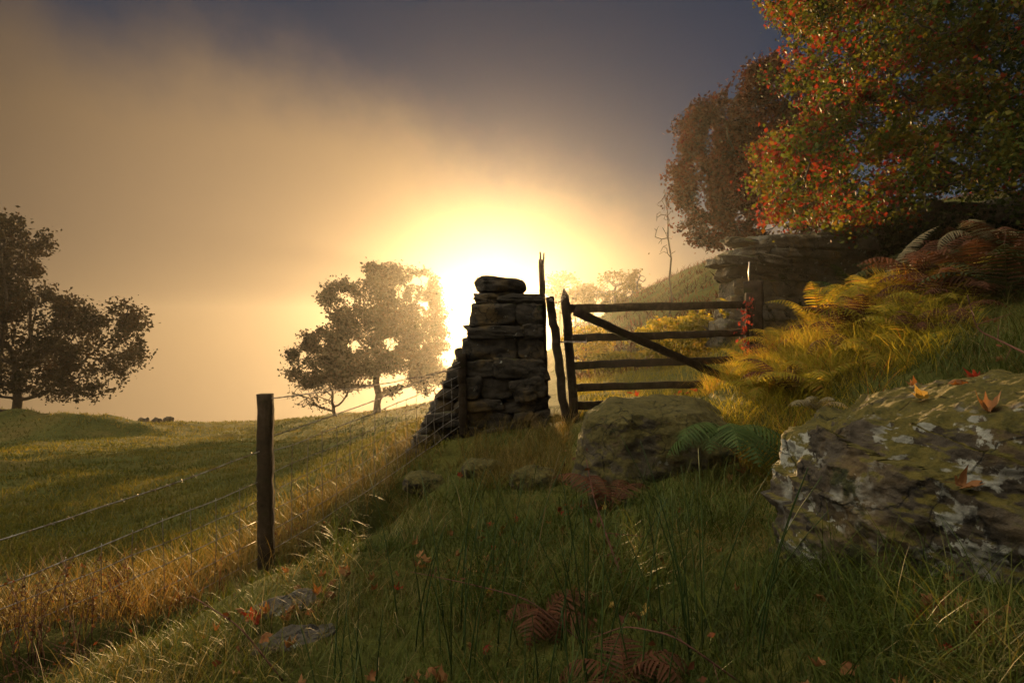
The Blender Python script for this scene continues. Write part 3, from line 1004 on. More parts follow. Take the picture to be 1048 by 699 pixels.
# ------------------------------------------------------------------ gate, posts, wire
def beam(mb, a, b, w, h, seed=0, up=(0, 0, 1), segs=14, wob=.006, taper=1.0, point=0.0):
    """slightly crooked sawn timber from a to b; w across, h along 'up'"""
    a, b = np.array(a, float), np.array(b, float)
    d = unit((b - a)[None])[0]
    u = np.array(up, float); u = u - d * (u @ d); u = u / np.linalg.norm(u)
    s = np.cross(d, u)
    L = np.linalg.norm(b - a)
    ch = .18
    sec = [(-1, -1 + ch), (-1 + ch, -1), (1 - ch, -1), (1, -1 + ch), (1, 1 - ch), (1 - ch, 1), (-1 + ch, 1), (-1, 1 - ch)]
    vs = []
    for k in range(segs + 1):
        tt = k / segs
        sc = 1 + (taper - 1) * tt
        if point and tt > 1 - point: sc *= max(.12, (1 - tt) / point)
        o = np.array([[k * .7 + seed * 3.3, seed, 0.], [k * .7, seed * 2.1, 5.]])
        wo = vnoise(o, seed) * wob
        for (p, r) in sec:
            e = 1 + .07 * vnoise(np.array([[k * .9, p * 3 + seed, r * 3]]), seed + 2)[0]
            vs.append(a + d * L * tt + s * (p * w / 2 * sc * e + wo[0]) + u * (r * h / 2 * sc * e + wo[1]))
    n = 8
    q = [(k * n + j, k * n + (j + 1) % n, (k + 1) * n + (j + 1) % n, (k + 1) * n + j) for k in range(segs) for j in range(n)]
    vs.append(a); vs.append(b)
    c0, c1 = len(vs) - 2, len(vs) - 1
    tr = [(c0, (j + 1) % n, j) for j in range(n)] + [(c1, segs * n + j, segs * n + (j + 1) % n) for j in range(n)]
    mb.add(vs, q, tr)

def build_gate():
    YL, YR = 6.3, 7.15
    base = P(587, 430, YL)
    t = thing('field_gate', 'weathered five bar wooden gate with diagonal brace standing closed', 'gate', (base[0], YL, 0))
    off = (-base[0], -YL, 0)
    mb = MB()
    a = P(588.5, 436, YL); b = P(577.5, 295, YL)
    beam(mb, a, b, .085, .085, 1, (0, 1, 0), 18, .004, 1.0, .07)
    obj('stile', mb.mesh('stile'), M['wood'], t, off)
    fx = lambda y: np.interp(y, [295, 436], [577.5, 588.5])
    for k, (yl, yr, xr) in enumerate([(316, 311.5, 772), (346.5, 340, 772), (374, 367, 772), (397, 391, 772), (415, 411, 772)]):
        mb = MB()
        beam(mb, P(fx(yl), yl, YL), P(xr, yr, YR), .035, (.085, .08, .08, .08, .085)[k], 5 + k, (0, 0, 1), 20, .008)
        obj('rail', mb.mesh('rail'), M['wood'], t, off)
    mb = MB()
    da = np.array([0, -.036, 0])
    beam(mb, P(588, 319, YL) + da, P(748, 390, 7.05) + da, .032, .085, 12, (0, 0, 1), 18, .006)
    obj('brace', mb.mesh('brace'), M['wood'], t, off)
    mb = MB()
    beam(mb, P(766, 420, YR), P(766, 300, YR), .07, .07, 14, (0, 1, 0), 14, .004)
    obj('hanging_stile', mb.mesh('hanging_stile'), M['wood'], t, off)
build_gate()
def gate_iron():
    t = bpy.data.objects['field_gate']
    off = tuple(-np.array(t.location))
    for yy in (311.5, 391):
        mb = MB()
        a = P(728, yy + .8, 7.0); b = P(770, yy, 7.16)
        beam(mb, a + np.array([0, -.028, 0]), b + np.array([0, -.03, 0]), .012, .04, 31, (0, 0, 1), 6, .001)
        obj('hinge_strap', mb.mesh('hinge_strap'), M['wire'], t, off)
    mb = MB()
    a = P(570, 350, 6.24); b = P(600, 350, 6.26)
    tube(mb, [a, a * .5 + b * .5, b, b + np.array([0, 0, .05])], .009, 6)
    obj('latch', mb.mesh('latch'), M['wire'], t, off)
gate_iron()

def post(name, label, a, b, w, h, seed, **kw):
    mb = MB()
    a = np.array(a, float)
    beam(mb, a, b, w, h, seed, (0, 1, 0), 24, kw.get('wob', .008), kw.get('taper', .95), kw.get('point', 0))
    o = obj(name, mb.mesh(name), M['wood'], None, tuple(a))
    o.data.transform(__import__('mathutils').Matrix.Translation(-Vector(a)))
    tag(o, label, 'post')
    return o
gp = P(772, 425, 7.3)
gpt = thing('gate_post', 'thick gate post with thin iron rod on top at the right end of the gate', 'post', tuple(gp))
mb = MB(); beam(mb, gp, P(771, 288, 7.3), .21, .14, 21, (.42, .91, 0), 20, .008)
obj('timber', mb.mesh('timber'), M['wood'], gpt, tuple(-gp))
mb = MB(); tube(mb, [P(767, 292, 7.3), P(766.5, 278, 7.3), P(767, 268, 7.3)], .009, 6)
obj('hinge_rod', mb.mesh('hinge_rod'), M['wire'], gpt, tuple(-gp))
post('leaning_post', 'leaning rough plank post between the stone pillar and the gate', P(580, 436, 6.2), P(563, 304, 6.2), .085, .07, 22, wob=.012)
pole = thing('split_pole', 'tall thin pole with split top rising beside the pillar', 'pole', tuple(P(558, 430, 6.3)))
pb = P(558, 430, 6.3)
mb = MB()
beam(mb, P(558, 440, 6.3), P(554.5, 266, 6.3), .07, .06, 23, (0, 1, 0), 24, .006, .8)
beam(mb, P(553.2, 268, 6.3), P(552.8, 258, 6.3), .022, .04, 24, (0, 1, 0), 5, .002, .7)
beam(mb, P(556.2, 268, 6.3), P(556.8, 259, 6.3), .020, .04, 25, (0, 1, 0), 5, .002, .6)
obj('shaft', mb.mesh('shaft'), M['wood'], pole, tuple(-pb))
fp1 = P(272.5, 580, 4.1); fp1[2] -= .12
post('fence_post', 'near dark square fence post carrying wire in the grass at the left', fp1, P(271, 403, 4.1), .088, .088, 26, wob=.005, taper=.98)
fp2 = P(475, 436, 6.18); fp2[2] -= .1
post('fence_post', 'short fence post tight against the front left corner of the pillar', fp2, P(472.5, 362, 6.18), .085, .085, 27)

# chain tying the gate
mb = MB()
a, b = P(563, 306, 6.15), P(578, 303, 6.22)
for k in range(9):
    tt = (k + .5) / 9
    c = a + (b - a) * tt + np.array([0, 0, -.10 * 4 * tt * (1 - tt) * .5])
    ang = np.linspace(0, 2 * math.pi, 9)
    r1, r2 = .016, .009
    if k % 2: pts = [c + np.array([r1 * math.cos(q), r2 * math.sin(q), 0]) for q in ang]
    else: pts = [c + np.array([r1 * math.cos(q), 0, r2 * math.sin(q)]) for q in ang]
    tube(mb, pts, .0035, 5, cap=False)
tag(obj('chain', mb.mesh('chain'), M['wire']), 'short chain tying the gate top to the leaning post', 'chain')

def sagline(a, b, n, sag, wob=.006, seed=0):
    a, b = np.array(a), np.array(b)
    tt = np.linspace(0, 1, n)[:, None]
    p = a + (b - a) * tt
    p[:, 2] -= (sag * 4 * tt * (1 - tt))[:, 0]
    p += np.stack([vnoise(np.stack([tt[:, 0] * 11, np.full(n, seed + .5), np.full(n, k * 9.)], 1), seed) for k in range(3)], 1) * wob
    return p

PR = (P(281, 0, 4.08), P(470, 0, 6.16))        # right fence span, x and y only
PL = (P(266, 0, 4.08), np.array([-2.55, 2.05, 0]))
def hp(py, Y): return EYE + (349.5 - py) / F * Y
def barbed(name, label, a, b, seed, barbs=True):
    mb = MB()
    L = np.linalg.norm(np.array(b) - np.array(a))
    p = sagline(a, b, 60, .03, .006, seed)
    tube(mb, p, .0036, 4)
    ph = np.arange(60) * 1.9
    tube(mb, p + np.stack([np.cos(ph), np.sin(ph), np.cos(ph)], 1) * .003, .002, 4)
    if barbs:
        for s in np.arange(.06, L, .085):
            k = s / L * 59; i = int(k); c = p[i] + (p[min(i + 1, 59)] - p[i]) * (k - i)
            for _ in range(2):
                d = rand_unit(1)[0] * .015
                tube(mb, [c - d, c + d], [.0012, .0012], 3, cap=False)
    tag(obj(name, mb.mesh(name), M['wire']), label, 'wire')
barbed('barbed_wire', 'barbed wire strand running left from the dark fence post over the field', P(266, 462, 4.06), (PL[1][0], PL[1][1], .20), 3)
barbed('barbed_wire', 'barbed wire strand from the dark fence post up to the pillar', P(280, 446, 4.06), P(471, 371, 6.14), 4)
barbed('plain_wire', 'loose plain wire at the very top of the dark fence post', P(278, 407, 4.06), P(471, 376, 6.1), 5, False)

def netting(name, label, A, B, za, zb, rows, cols, seed):
    mb = MB()
    lines = []
    for r_ in range(rows):
        f = r_ / (rows - 1)
        p = sagline((A[0], A[1], za[0] + (za[1] - za[0]) * f), (B[0], B[1], zb[0] + (zb[1] - zb[0]) * f), cols, .02 + .01 * f, .012, seed + r_)
        lines.append(p)
        tube(mb, p, .0027 if r_ else .0034, 4)
    for c_ in range(cols):
        p = np.array([l[c_] for l in lines])
        p = np.concatenate([p[:1] + [[0, 0, .015]], p])
        tube(mb, p, .0024, 4)
    tag(obj(name, mb.mesh(name), M['wire']), label, 'wire netting')
netting('wire_netting', 'square wire netting between the dark fence post and the pillar', PR[0], PR[1], (hp(462, 4.08), hp(560, 4.08)), (hp(384, 6.16), hp(436, 6.16)), 6, 17, 31)
netting('wire_netting', 'square wire netting running left from the dark fence post', PL[0], PL[1], (hp(492, 4.08), hp(572, 4.08)), (-.02, -.42), 5, 14, 47)

# ------------------------------------------------------------------ grass
def blades(pos, L, W, tint, bend=.6, lean=None, segs=3, curl=1.0):
    n = len(pos)
    az = rng.uniform(0, 2 * math.pi, n)
    if lean is not None:
        az = np.where(rng.random(n) < .6, lean + rng.normal(size=n) * .7, az)
    L = np.broadcast_to(L, (n,)); W = np.broadcast_to(W, (n,))
    dirh = np.stack([np.cos(az), np.sin(az), np.zeros(n)], 1)
    side = np.stack([-np.sin(az), np.cos(az), np.zeros(n)], 1)
    tw = rng.uniform(-1.2, 1.2, n)[:, None]
    side = unit(side * np.cos(tw) + dirh * np.sin(tw))
    b = np.abs(rng.normal(size=n)) * bend * .7 + bend * .4
    a0 = rng.uniform(0, .45, n) * bend
    ts = np.linspace(0, 1, segs + 1)
    c = pos.copy()
    vs = []
    prev = 0
    for k, tt in enumerate(ts):
        if k:
            ang = a0 + b * curl * 1.6 * (tt - .5 / segs)
            step = (L / segs)[:, None]
            c = c + step * (dirh * np.sin(ang)[:, None] + np.array([0, 0, 1.0]) * np.cos(ang)[:, None])
        wd = (W * (1 - tt) ** .7 * .5)[:, None]
        if k < segs:
            vs += [c - side * wd, c + side * wd]
        else:
            vs.append(c)
    v = np.stack(vs, 1)
    per = v.shape[1]
    base = np.arange(n)[:, None] * per
    quads = np.concatenate([base + np.array([[2 * k, 2 * k + 1, 2 * k + 3, 2 * k + 2]]) for k in range(segs - 1)]) if segs > 1 else np.zeros((0, 4), int)
    tris = base + np.array([[2 * segs - 2, 2 * segs - 1, 2 * segs]])
    tq = np.concatenate([tint] * (segs - 1) + [tint]) if segs > 1 else tint
    return v.reshape(-1, 3), quads, tris, tq

def clear_mask(x, y):
    """True where grass may grow (not inside boulders or masonry)"""
    ok = np.ones(len(x), bool)
    a = math.atan2(-.81, .58)
    dx, dy = x - 2.36, y - 1.98
    lx, ly = dx * math.cos(a) + dy * math.sin(a), -dx * math.sin(a) + dy * math.cos(a)
    ok &= ~((np.abs(lx) < 1.17) & (np.abs(ly) < .86))
    ok &= ~((np.abs(x - .98) < .48) & (np.abs(y - 4.55) < .34))
    ok &= ~((x > -.5) & (x < .4) & (y > 6.2) & (y < 6.75))
    for px, py, Y in ((300, 645, 2.15), (285, 622, 2.4)):
        c = P(px, py, Y)
        ok &= ~((np.abs(x - c[0]) < .10) & (np.abs(y - c[1]) < .05))
    return ok

def scatter(n, x0, x1, y0, y1, dens=None, near_pow=1.0):
    """random ground points, denser near the camera"""
    u = rng.random(n)
    if near_pow: y = y0 * (y1 / y0) ** u
    else: y = y0 + (y1 - y0) * u
    x = rng.uniform(x0, x1, n) * (1 if not near_pow else 1)
    k = clear_mask(x, y)
    if dens is not None: k &= rng.random(n) < dens(x, y)
    x, y = x[k], y[k]
    return x, y, gh(x, y)

def px_of(x, y): return 524 + F * x / np.maximum(y, .1)

def grass_obj(name, label, mat, parts):
    vs, qs, ts, tq, tt, off = [], [], [], [], [], 0
    for v, q, t, ti in parts:
        n = len(t)
        vs.append(v); qs.append(q + off); ts.append(t + off)
        tq.append(ti[:len(q)]); tt.append(ti[-n:])
        off += len(v)
    me = make_mesh(name, np.concatenate(vs), [np.concatenate(qs), np.concatenate(ts)], np.concatenate(tq + tt))
    tag(obj(name, me, mat), label, kind='stuff')

def mk(x, y, z, L, W, tint, **kw):
    return blades(np.stack([x, y, z - .01], 1), L, W, np.clip(tint, 0, 1), **kw)

def wedge(n, y0, y1, pl, pr, dens=None):
    y = y0 * (y1 / y0) ** rng.random(n)
    px = rng.uniform(pl, pr, n)
    x = (px - 524) / F * y
    k = clear_mask(x, y)
    if dens is not None: k &= rng.random(n) < dens(x, y)
    return x[k], y[k], gh(x[k], y[k])

def grass_tint(x, y, mean=.45, amp=.30):
    return mean + amp * fbm2(x, y, 1.6, 61, 4) + rng.normal(size=len(x)) * .17

# short green bank turf
parts = []
x, y, z = wedge(80000, 1.15, 7.0, -160, 1150, lambda x, y: (fence_side(x, y) > gutter(y) + .19) * np.clip(.75 + .5 * fbm2(x, y, 1.6, 5), .1, 1))
parts.append(mk(x, y, z, rng.uniform(.04, .12, len(x)) * (1 + .4 * fbm2(x, y, 2.2, 8)), .0022 + .0012 * y * .5, grass_tint(x, y, .48), bend=.8))
grass_obj('bank_grass', 'short green turf covering the bank and the rough ground before the gate', M['grass'], parts)
# long arching foreground grass, in tussocks
parts = []
x, y, z = wedge(26000, 1.15, 4.6, 330, 1150, lambda x, y: np.clip(.25 + 1.0 * fbm2(x, y, 2.0, 15), .03, 1))
parts.append(mk(x, y, z, rng.uniform(.14, .38, len(x)), .0030 + .0006 * y, grass_tint(x, y, .5, .25), bend=1.0, segs=5))
x, y, z = wedge(9000, 1.2, 3.4, -150, 420, lambda x, y: (fence_side(x, y) > gutter(y) + .55) * np.clip(.1 + 1.0 * fbm2(x, y, 2.3, 18), 0.02, 1))
parts.append(mk(x, y, z, rng.uniform(.10, .24, len(x)), .0028 + .0006 * y, grass_tint(x, y, .5, .25), bend=.9, segs=4))
grass_obj('long_grass', 'long arching green grass in tussocks across the foreground', M['grass'], parts)
# dry golden grass along the fence
parts = []
x, y, z = wedge(60000, 2.0, 9.5, -160, 470, lambda x, y: (fence_side(x, y) < gutter(y) - .27) * np.exp(-((fence_side(x, y) + .25) / .55) ** 2) * np.clip(.8 + .6 * fbm2(x, y, 1.8, 25), .1, 1))
parts.append(mk(x, y, z, rng.uniform(.10, .36, len(x)), .0025 + .0007 * y, .5 + .25 * fbm2(x, y, 1.2, 26) + rng.normal(size=len(x)) * .18, bend=.7, segs=4))
x, y, z = wedge(9000, 4.5, 6.9, 395, 585, lambda x, y: np.clip(.4 + .8 * fbm2(x, y, 1.9, 27), .0, 1))
parts.append(mk(x, y, z, rng.uniform(.12, .30, len(x)), .0050, .35 + rng.normal(size=len(x)) * .2, bend=.8, segs=4))
x, y, z = wedge(20000, 1.2, 5.0, 250, 1150, lambda x, y: (fence_side(x, y) > gutter(y) + .55) * np.clip(.12 + 1.5 * fbm2(x, y, 1.5, 29), 0, 1))
parts.append(mk(x, y, z, rng.uniform(.06, .22, len(x)), .0032, .35 + rng.normal(size=len(x)) * .22, bend=1.3, segs=4))
grass_obj('dry_grass', 'dry golden grass along the wire fence and at the foot of the pillar', M['dry_grass'], parts)
# pasture
parts = []
x, y, z = wedge(110000, 4.2, 46, -140, 520, lambda x, y: (fence_side(x, y) < .1) * np.clip(.7 + .5 * fbm2(x, y, .9, 35), .1, 1))
parts.append(mk(x, y, z, rng.uniform(.05, .13, len(x)) * (.8 + .02 * y), .005 + .0013 * y, .5 + .25 * fbm2(x, y, .7, 36) + rng.normal(size=len(x)) * .18, bend=.7, segs=2))
x, y, z = wedge(26000, 5.0, 40, -140, 500, lambda x, y: (fence_side(x, y) < -.3) * np.clip(-.5 + 2.2 * fbm2(x, y, .8, 38), 0, 1))
parts.append(mk(x, y, z, rng.uniform(.09, .22, len(x)), .006 + .0013 * y, .68 + rng.normal(size=len(x)) * .2, bend=.9, segs=2))
grass_obj('pasture_grass', 'cropped pasture grass of the sloping field left of the fence', M['field_grass'], parts)
# sunlit grass behind and right of the gate
parts = []
x, y, z = wedge(30000, 4.6, 14, 585, 1000, lambda x, y: ((y > 6.6) | (x > 1.9)) * np.clip(.7 + .6 * fbm2(x, y, 1.2, 55), .05, 1))
parts.append(mk(x, y, z, rng.uniform(.08, .28, len(x)), .006, .45 + .25 * fbm2(x, y, 1.5, 56) + rng.normal(size=len(x)) * .2, bend=.8, segs=4))
x, y, z = wedge(26000, 3.6, 7.0, 720, 1000, lambda x, y: (x > 1.5) * np.clip(.35 + 1.1 * fbm2(x, y, 1.7, 57), .02, 1))
parts.append(mk(x, y, z, rng.uniform(.12, .42, len(x)), .005, .62 + .30 * fbm2(x, y, 1.9, 58) + rng.normal(size=len(x)) * .22, bend=1.1, segs=5))
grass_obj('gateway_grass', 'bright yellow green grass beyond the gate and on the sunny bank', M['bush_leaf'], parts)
# bracken covered hillside
parts = []
x, y, z = wedge(26000, 12, 44, 585, 1150, lambda x, y: np.clip(.6 + .7 * fbm2(x, y, .6, 65), .05, 1))
parts.append(mk(x, y, z, rng.uniform(.2, .55, len(x)), .03, .5 + .3 * fbm2(x, y, .5, 66) + rng.normal(size=len(x)) * .2, bend=1.2, segs=3))
grass_obj('hill_bracken', 'low brown bracken clothing the hillside behind the gate', M['beech_leaf'], parts)

# ------------------------------------------------------------------ bushes
def shrub(name, label, c, r, nleaf, lsize, mat, nstem=9, group=None, thresh=-.1):
    c = np.array(c, float); r = np.array(r, float)
    t = thing(name, label, 'shrub', tuple(c), group)
    mb = MB()
    tips = []
    for k in range(nstem):
        d = rand_unit(1)[0]; d[2] = abs(d[2]) * 1.2 + .3
        tip = d / np.linalg.norm(d) * r * rng.uniform(.6, 1.0)
        tip[2] = abs(tip[2]) * 1.6
        mid = tip * .5 + np.array([0, 0, r[2] * .25])
        tube(mb, [np.array([0, 0, -.1]), mid, tip], [.012, .008, .003], 5)
        tips += [mid, tip, (mid + tip) / 2]
    obj('stem', mb.mesh('stem'), M['bark'], t)
    p = rand_unit(nleaf) * (rng.uniform(.2, 1, nleaf) ** .5)[:, None]
    p = p * r * np.array([1, 1, 1]); p[:, 2] = p[:, 2] * .9 + r[2] * .85
    p = p[fbm((p + c) * 2.2, 81, 3) > thresh]
    ti = np.clip(.5 + .3 * fbm((p + c) * 1.5, 82, 2) + rng.normal(size=len(p)) * .2, 0, 1)
    v, tr, tt = leaf_cloud(p, lsize, ti, .6)
    obj('foliage', make_mesh('foliage', v, [tr], tt), mat, t)
    return t
for px, py, Y, rx, rz, n, lab in [(690, 380, 11.5, .95, .55, 5200, 'yellow green bush behind the middle of the gate'),
                                  (735, 372, 10.6, .7, .55, 4200, 'yellow green bush behind the right end of the gate'),
                                  (628, 384, 13, .8, .3, 2600, 'sunlit bush behind the left half of the gate'),
                                  (600, 360, 17, .8, .6, 2600, 'hazy low bush behind the latch end of the gate')]:
    c = P(px, py + 12, Y); c[2] = gz(c[0], c[1])
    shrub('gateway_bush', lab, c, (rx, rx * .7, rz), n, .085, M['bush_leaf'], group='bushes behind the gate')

# ------------------------------------------------------------------ ferns
def frond_mesh(L, pairs, width, droop, seed, arch=1.0, detail=7, a0=1.25):
    r_ = np.random.default_rng(seed)
    mb = MB()
    n = 16
    ts = np.linspace(0, 1, n)
    ang = a0 - arch * droop * ts ** 1.3 * 1.6
    step = L / (n - 1)
    p = np.zeros((n, 3))
    for k in range(1, n):
        p[k] = p[k - 1] + step * np.array([math.cos(ang[k]), r_.normal() * .02, math.sin(ang[k])])
    tube(mb, p, np.linspace(.0035, .0012, n) * (L / .5) ** .5, 4, 1.0)
    for k in range(pairs):
        t0 = .16 + .83 * k / (pairs - 1)
        i = min(int(t0 * (n - 1)), n - 2); f = t0 * (n - 1) - i
        c = p[i] * (1 - f) + p[i + 1] * f
        tg = unit((p[i + 1] - p[i])[None])[0]
        prof = math.sin(math.pi * min(1, (t0 - .1) * 1.12) ** .75) ** .8 if t0 < .98 else .08
        wl = width * max(.06, prof) * r_.uniform(.9, 1.08)
        nrm = np.array([-tg[2], 0, tg[0]])
        for sgn in (-1, 1):
            side = np.array([0, sgn, 0.0])
            d = unit((side * .93 + tg * .36 - nrm * .16 + r_.normal(size=3) * .05)[None])[0]
            pinw = L * .83 / pairs * .46
            m = detail
            vs, qs = [], []
            across = unit(np.cross(d, nrm)[None])[0]
            m = detail * 2
            for j in range(m + 1):
                a0_ = j / m
                w0 = pinw * (1 - a0_) ** .55 * (1.0 if j % 2 else .62)
                cc = c + d * wl * a0_ - nrm * (.28 * wl * a0_ * a0_)
                vs += [cc - across * w0 + nrm * w0 * .25, cc, cc + across * w0 + nrm * w0 * .25]
                if j:
                    b = len(vs) - 6
                    qs += [(b, b + 1, b + 4, b + 3), (b + 1, b + 2, b + 5, b + 4)]
            mb.add(vs, qs, None, float(np.clip(r_.normal(.5, .2), 0, 1)))
    return mb

def fern(label, base, mat, nf, L, width, droop, spread=(0, 360), pairs=20, seed=0, tilt=.0, group=None, kind='fern', lean=0.0, a0=1.25):
    t = thing(kind, label, 'fern', tuple(base), group)
    for k in range(nf):
        ll = L * random.uniform(.75, 1.1)
        mb = frond_mesh(ll, pairs, width * random.uniform(.85, 1.1), droop * random.uniform(.8, 1.25), seed * 31 + k, a0=a0 + random.gauss(0, .12))
        o = obj('frond', mb.mesh('frond'), mat, t)
        az = math.radians(spread[0] + (spread[1] - spread[0]) * (k + random.uniform(.2, .8)) / nf)
        o.rotation_euler = (random.gauss(0, .12), random.gauss(lean, .12), az)
    return t

def at(px, py, Y, dz=0):
    c = P(px, py, Y); c[2] = gz(c[0], c[1]) + dz
    return c
def on(px, py, Y):
    return P(px, py, Y)
fern('green fern with spreading fronds in front of the mossy boulder', on(742, 440, 3.98), M['fern_green'], 10, .50, .17, .85, (165, 375), 17, 3, a0=.40)
fern('pale withered fern fringe drooping along the back edge of the large boulder', on(838, 424, 3.2), M['fern_pale'], 5, .24, .06, 1.2, (150, 330), 18, 4)
fern('red brown dead bracken arched against the left face of the mossy boulder', at(625, 520, 3.7), M['fern_brown'], 4, .46, .10, 1.2, (10, 160), 20, 5, kind='dead_bracken')
fern('rust red dead bracken standing in the middle of the foreground grass', at(556, 625, 2.3), M['fern_brown'], 6, .30, .09, 1.5, (200, 420), 18, 6, kind='dead_bracken')
fern('rust red dead bracken lying low at the bottom centre of the foreground', at(640, 690, 1.75), M['fern_brown'], 6, .30, .09, 1.6, (0, 360), 18, 7, kind='dead_bracken')
fern('yellow green fern left of the others on the sunny bank', at(800, 345, 6.6), M['fern_yellow'], 7, .62, .13, 1.1, (40, 330), 20, 8, group='ferns on the sunny bank')
fern('tall yellow green fern against the rough stone wall', at(838, 340, 6.7), M['fern_yellow'], 7, .75, .15, .95, (0, 360), 20, 9, group='ferns on the sunny bank')
fern('orange tinged fern hanging over the bank edge', at(885, 360, 5.8), M['fern_yellow'], 8, .62, .14, 1.3, (60, 330), 20, 10, group='ferns on the sunny bank')
fern('large pale backlit fern arching up and right against the dark wall', at(905, 335, 6.2), M['fern_pale'], 3, .8, .13, .7, (-30, 50), 22, 11, group='ferns on the sunny bank')
fern('dark green fern standing upright by the dark wall', at(872, 300, 7.6), M['fern_green'], 5, .65, .14, .9, (0, 360), 20, 12, group='ferns on the sunny bank')
fern('low yellow green fern on the bank above the big boulder', at(930, 395, 4.6), M['fern_yellow'], 7, .34, .09, 1.1, (0, 360), 18, 13, group='ferns on the sunny bank')
fern('pale dry fern hanging near the right edge under the maple', at(1000, 330, 5.4, .32), M['fern_pale'], 4, .45, .11, 1.5, (150, 330), 20, 14)
fern('dark bracken clump in the shade at the right edge', at(1030, 320, 5.9), M['fern_brown'], 7, .7, .14, 1.1, (0, 360), 20, 15, kind='dead_bracken')
fern('small yellow fern below the right gate post', at(765, 402, 6.2), M['fern_yellow'], 6, .42, .1, 1.2, (0, 360), 18, 16, group='ferns on the sunny bank')
fern('brown bracken tuft at the foot of the rough stone wall', at(800, 330, 7.8), M['fern_brown'], 6, .5, .12, 1.2, (0, 360), 18, 17, kind='dead_bracken')

for k in range(32):
    px = random.uniform(775, 1010); Y = random.uniform(4.0, 6.6)
    p = at(px, 400, Y)
    if p[2] < .55: p = at(px + 60, 400, Y)
    fern('low golden bracken tuft among the grass of the sunny bank', p, M['fern_yellow' if random.random() < .6 else 'fern_brown'], 5, random.uniform(.3, .55), .11, 1.2, (0, 360), 16, 40 + k, group='golden bracken on the sunny bank', a0=random.uniform(.9, 1.3))

for k, (px, py, Y, mt_) in enumerate([(940, 320, 5.6, 'fern_brown'), (965, 300, 6.0, 'fern_shade'), (985, 315, 5.4, 'fern_brown'), (1010, 300, 5.6, 'fern_shade'), (1035, 295, 5.2, 'fern_brown'), (1060, 300, 5.0, 'fern_shade'),
                                     (1000, 335, 4.8, 'fern_brown'), (1030, 340, 4.5, 'fern_shade'), (1060, 345, 4.4, 'fern_brown'), (955, 345, 4.9, 'fern_brown'), (920, 300, 6.6, 'fern_shade'), (975, 280, 7.0, 'fern_brown'), (1020, 270, 6.6, 'fern_shade'), (1055, 270, 6.0, 'fern_brown')]):
    fern('tall bracken added to darken the shaded upper bank beneath the maple', at(px, py, Y), M[mt_], 7, random.uniform(.55, .85), .15, 1.1, (0, 360), 16, 90 + k, group='bracken added beneath the maple')

def ivy(label, pts, n, seed):
    p0 = np.array(pts[0])
    t = thing('ivy', label, 'ivy', tuple(p0))
    r_ = np.random.default_rng(seed)
    a = np.array(pts)
    k = r_.integers(0, len(a), n)
    C = a[k] + r_.normal(size=(n, 3)) * np.array([.28, .10, .16])
    v, tr, tt = leaf_cloud(C - p0, .075, np.clip(r_.normal(.35, .2, n), 0, 1), .8)
    obj('leaves', make_mesh('leaves', v, [tr], tt), M['ivy_leaf'], t)
    mb = MB()
    for q in range(10):
        i = r_.integers(0, len(a))
        e = a[i] + r_.normal(size=3) * np.array([.3, .03, .3])
        tube(mb, [(0, .05, -.6), (a[i] - p0) * .5 + np.array([0, .05, -.35]), (a[i] + e) / 2 - p0, e - p0], [.012, .010, .008, .004], 4)
    obj('stem', mb.mesh('stem'), M['bark'], t)
ivy('dark ivy smothering the top of the rough wall under the maple', [P(px, py, 10.3 + (px - 900) * .004) for px, py in ((915, 236), (930, 244), (950, 235), (985, 232), (1020, 236), (1050, 240), (960, 260), (1010, 262), (1060, 258), (930, 262))], 5200, 3)

# ------------------------------------------------------------------ rushes, stalks, brambles
def rush_clump(label, base, n, L, spread, seed):
    t = thing('rush_clump', label, 'rushes', tuple(base), 'rush clumps in the foreground')
    mb = MB()
    r_ = np.random.default_rng(seed)
    for k in range(n):
        a = r_.uniform(0, 2 * math.pi); rr = spread * r_.random() ** .5
        b = np.array([rr * math.cos(a), rr * math.sin(a), -.03])
        ll = L * r_.uniform(.55, 1.1)
        ln = r_.normal(size=2) * .16 + b[:2] * 1.2
        tt = np.linspace(0, 1, 6)[:, None]
        p = b + np.concatenate([ln[None] * tt ** 1.6 * ll, tt * ll * (1 - .06 * tt)], 1)
        tube(mb, p, np.linspace(.0030, .0010, 6), 5, float(r_.choice([.2, .4, .6, .95], p=[.4, .36, .22, .02])))
    obj('stems', mb.mesh('stems'), M['rush'], t)
for px, py, Y, n, L, lab in [(435, 640, 2.2, 7, .62, 'thin rush clump left of the dead bracken'), (468, 655, 2.0, 9, .68, 'tall rush clump at the centre of the foreground'),
                             (515, 600, 2.7, 7, .60, 'sparse rush clump behind the dead bracken'), (600, 650, 2.0, 6, .66, 'rush clump right of the rust red bracken'),
                             (640, 680, 1.7, 8, .55, 'rush clump growing out of the low dead bracken'), (705, 640, 2.0, 8, .58, 'rush clump in the grass below the green fern'),
                             (745, 650, 1.9, 9, .66, 'rush clump nearest the left corner of the large boulder'), (545, 690, 1.6, 7, .42, 'short rush clump at the bottom edge of the foreground'),
                             (380, 690, 1.75, 8, .36, 'short rush clump below the pale slabs')]:
    rush_clump(lab, at(px, py, Y), n, L, .16, px)

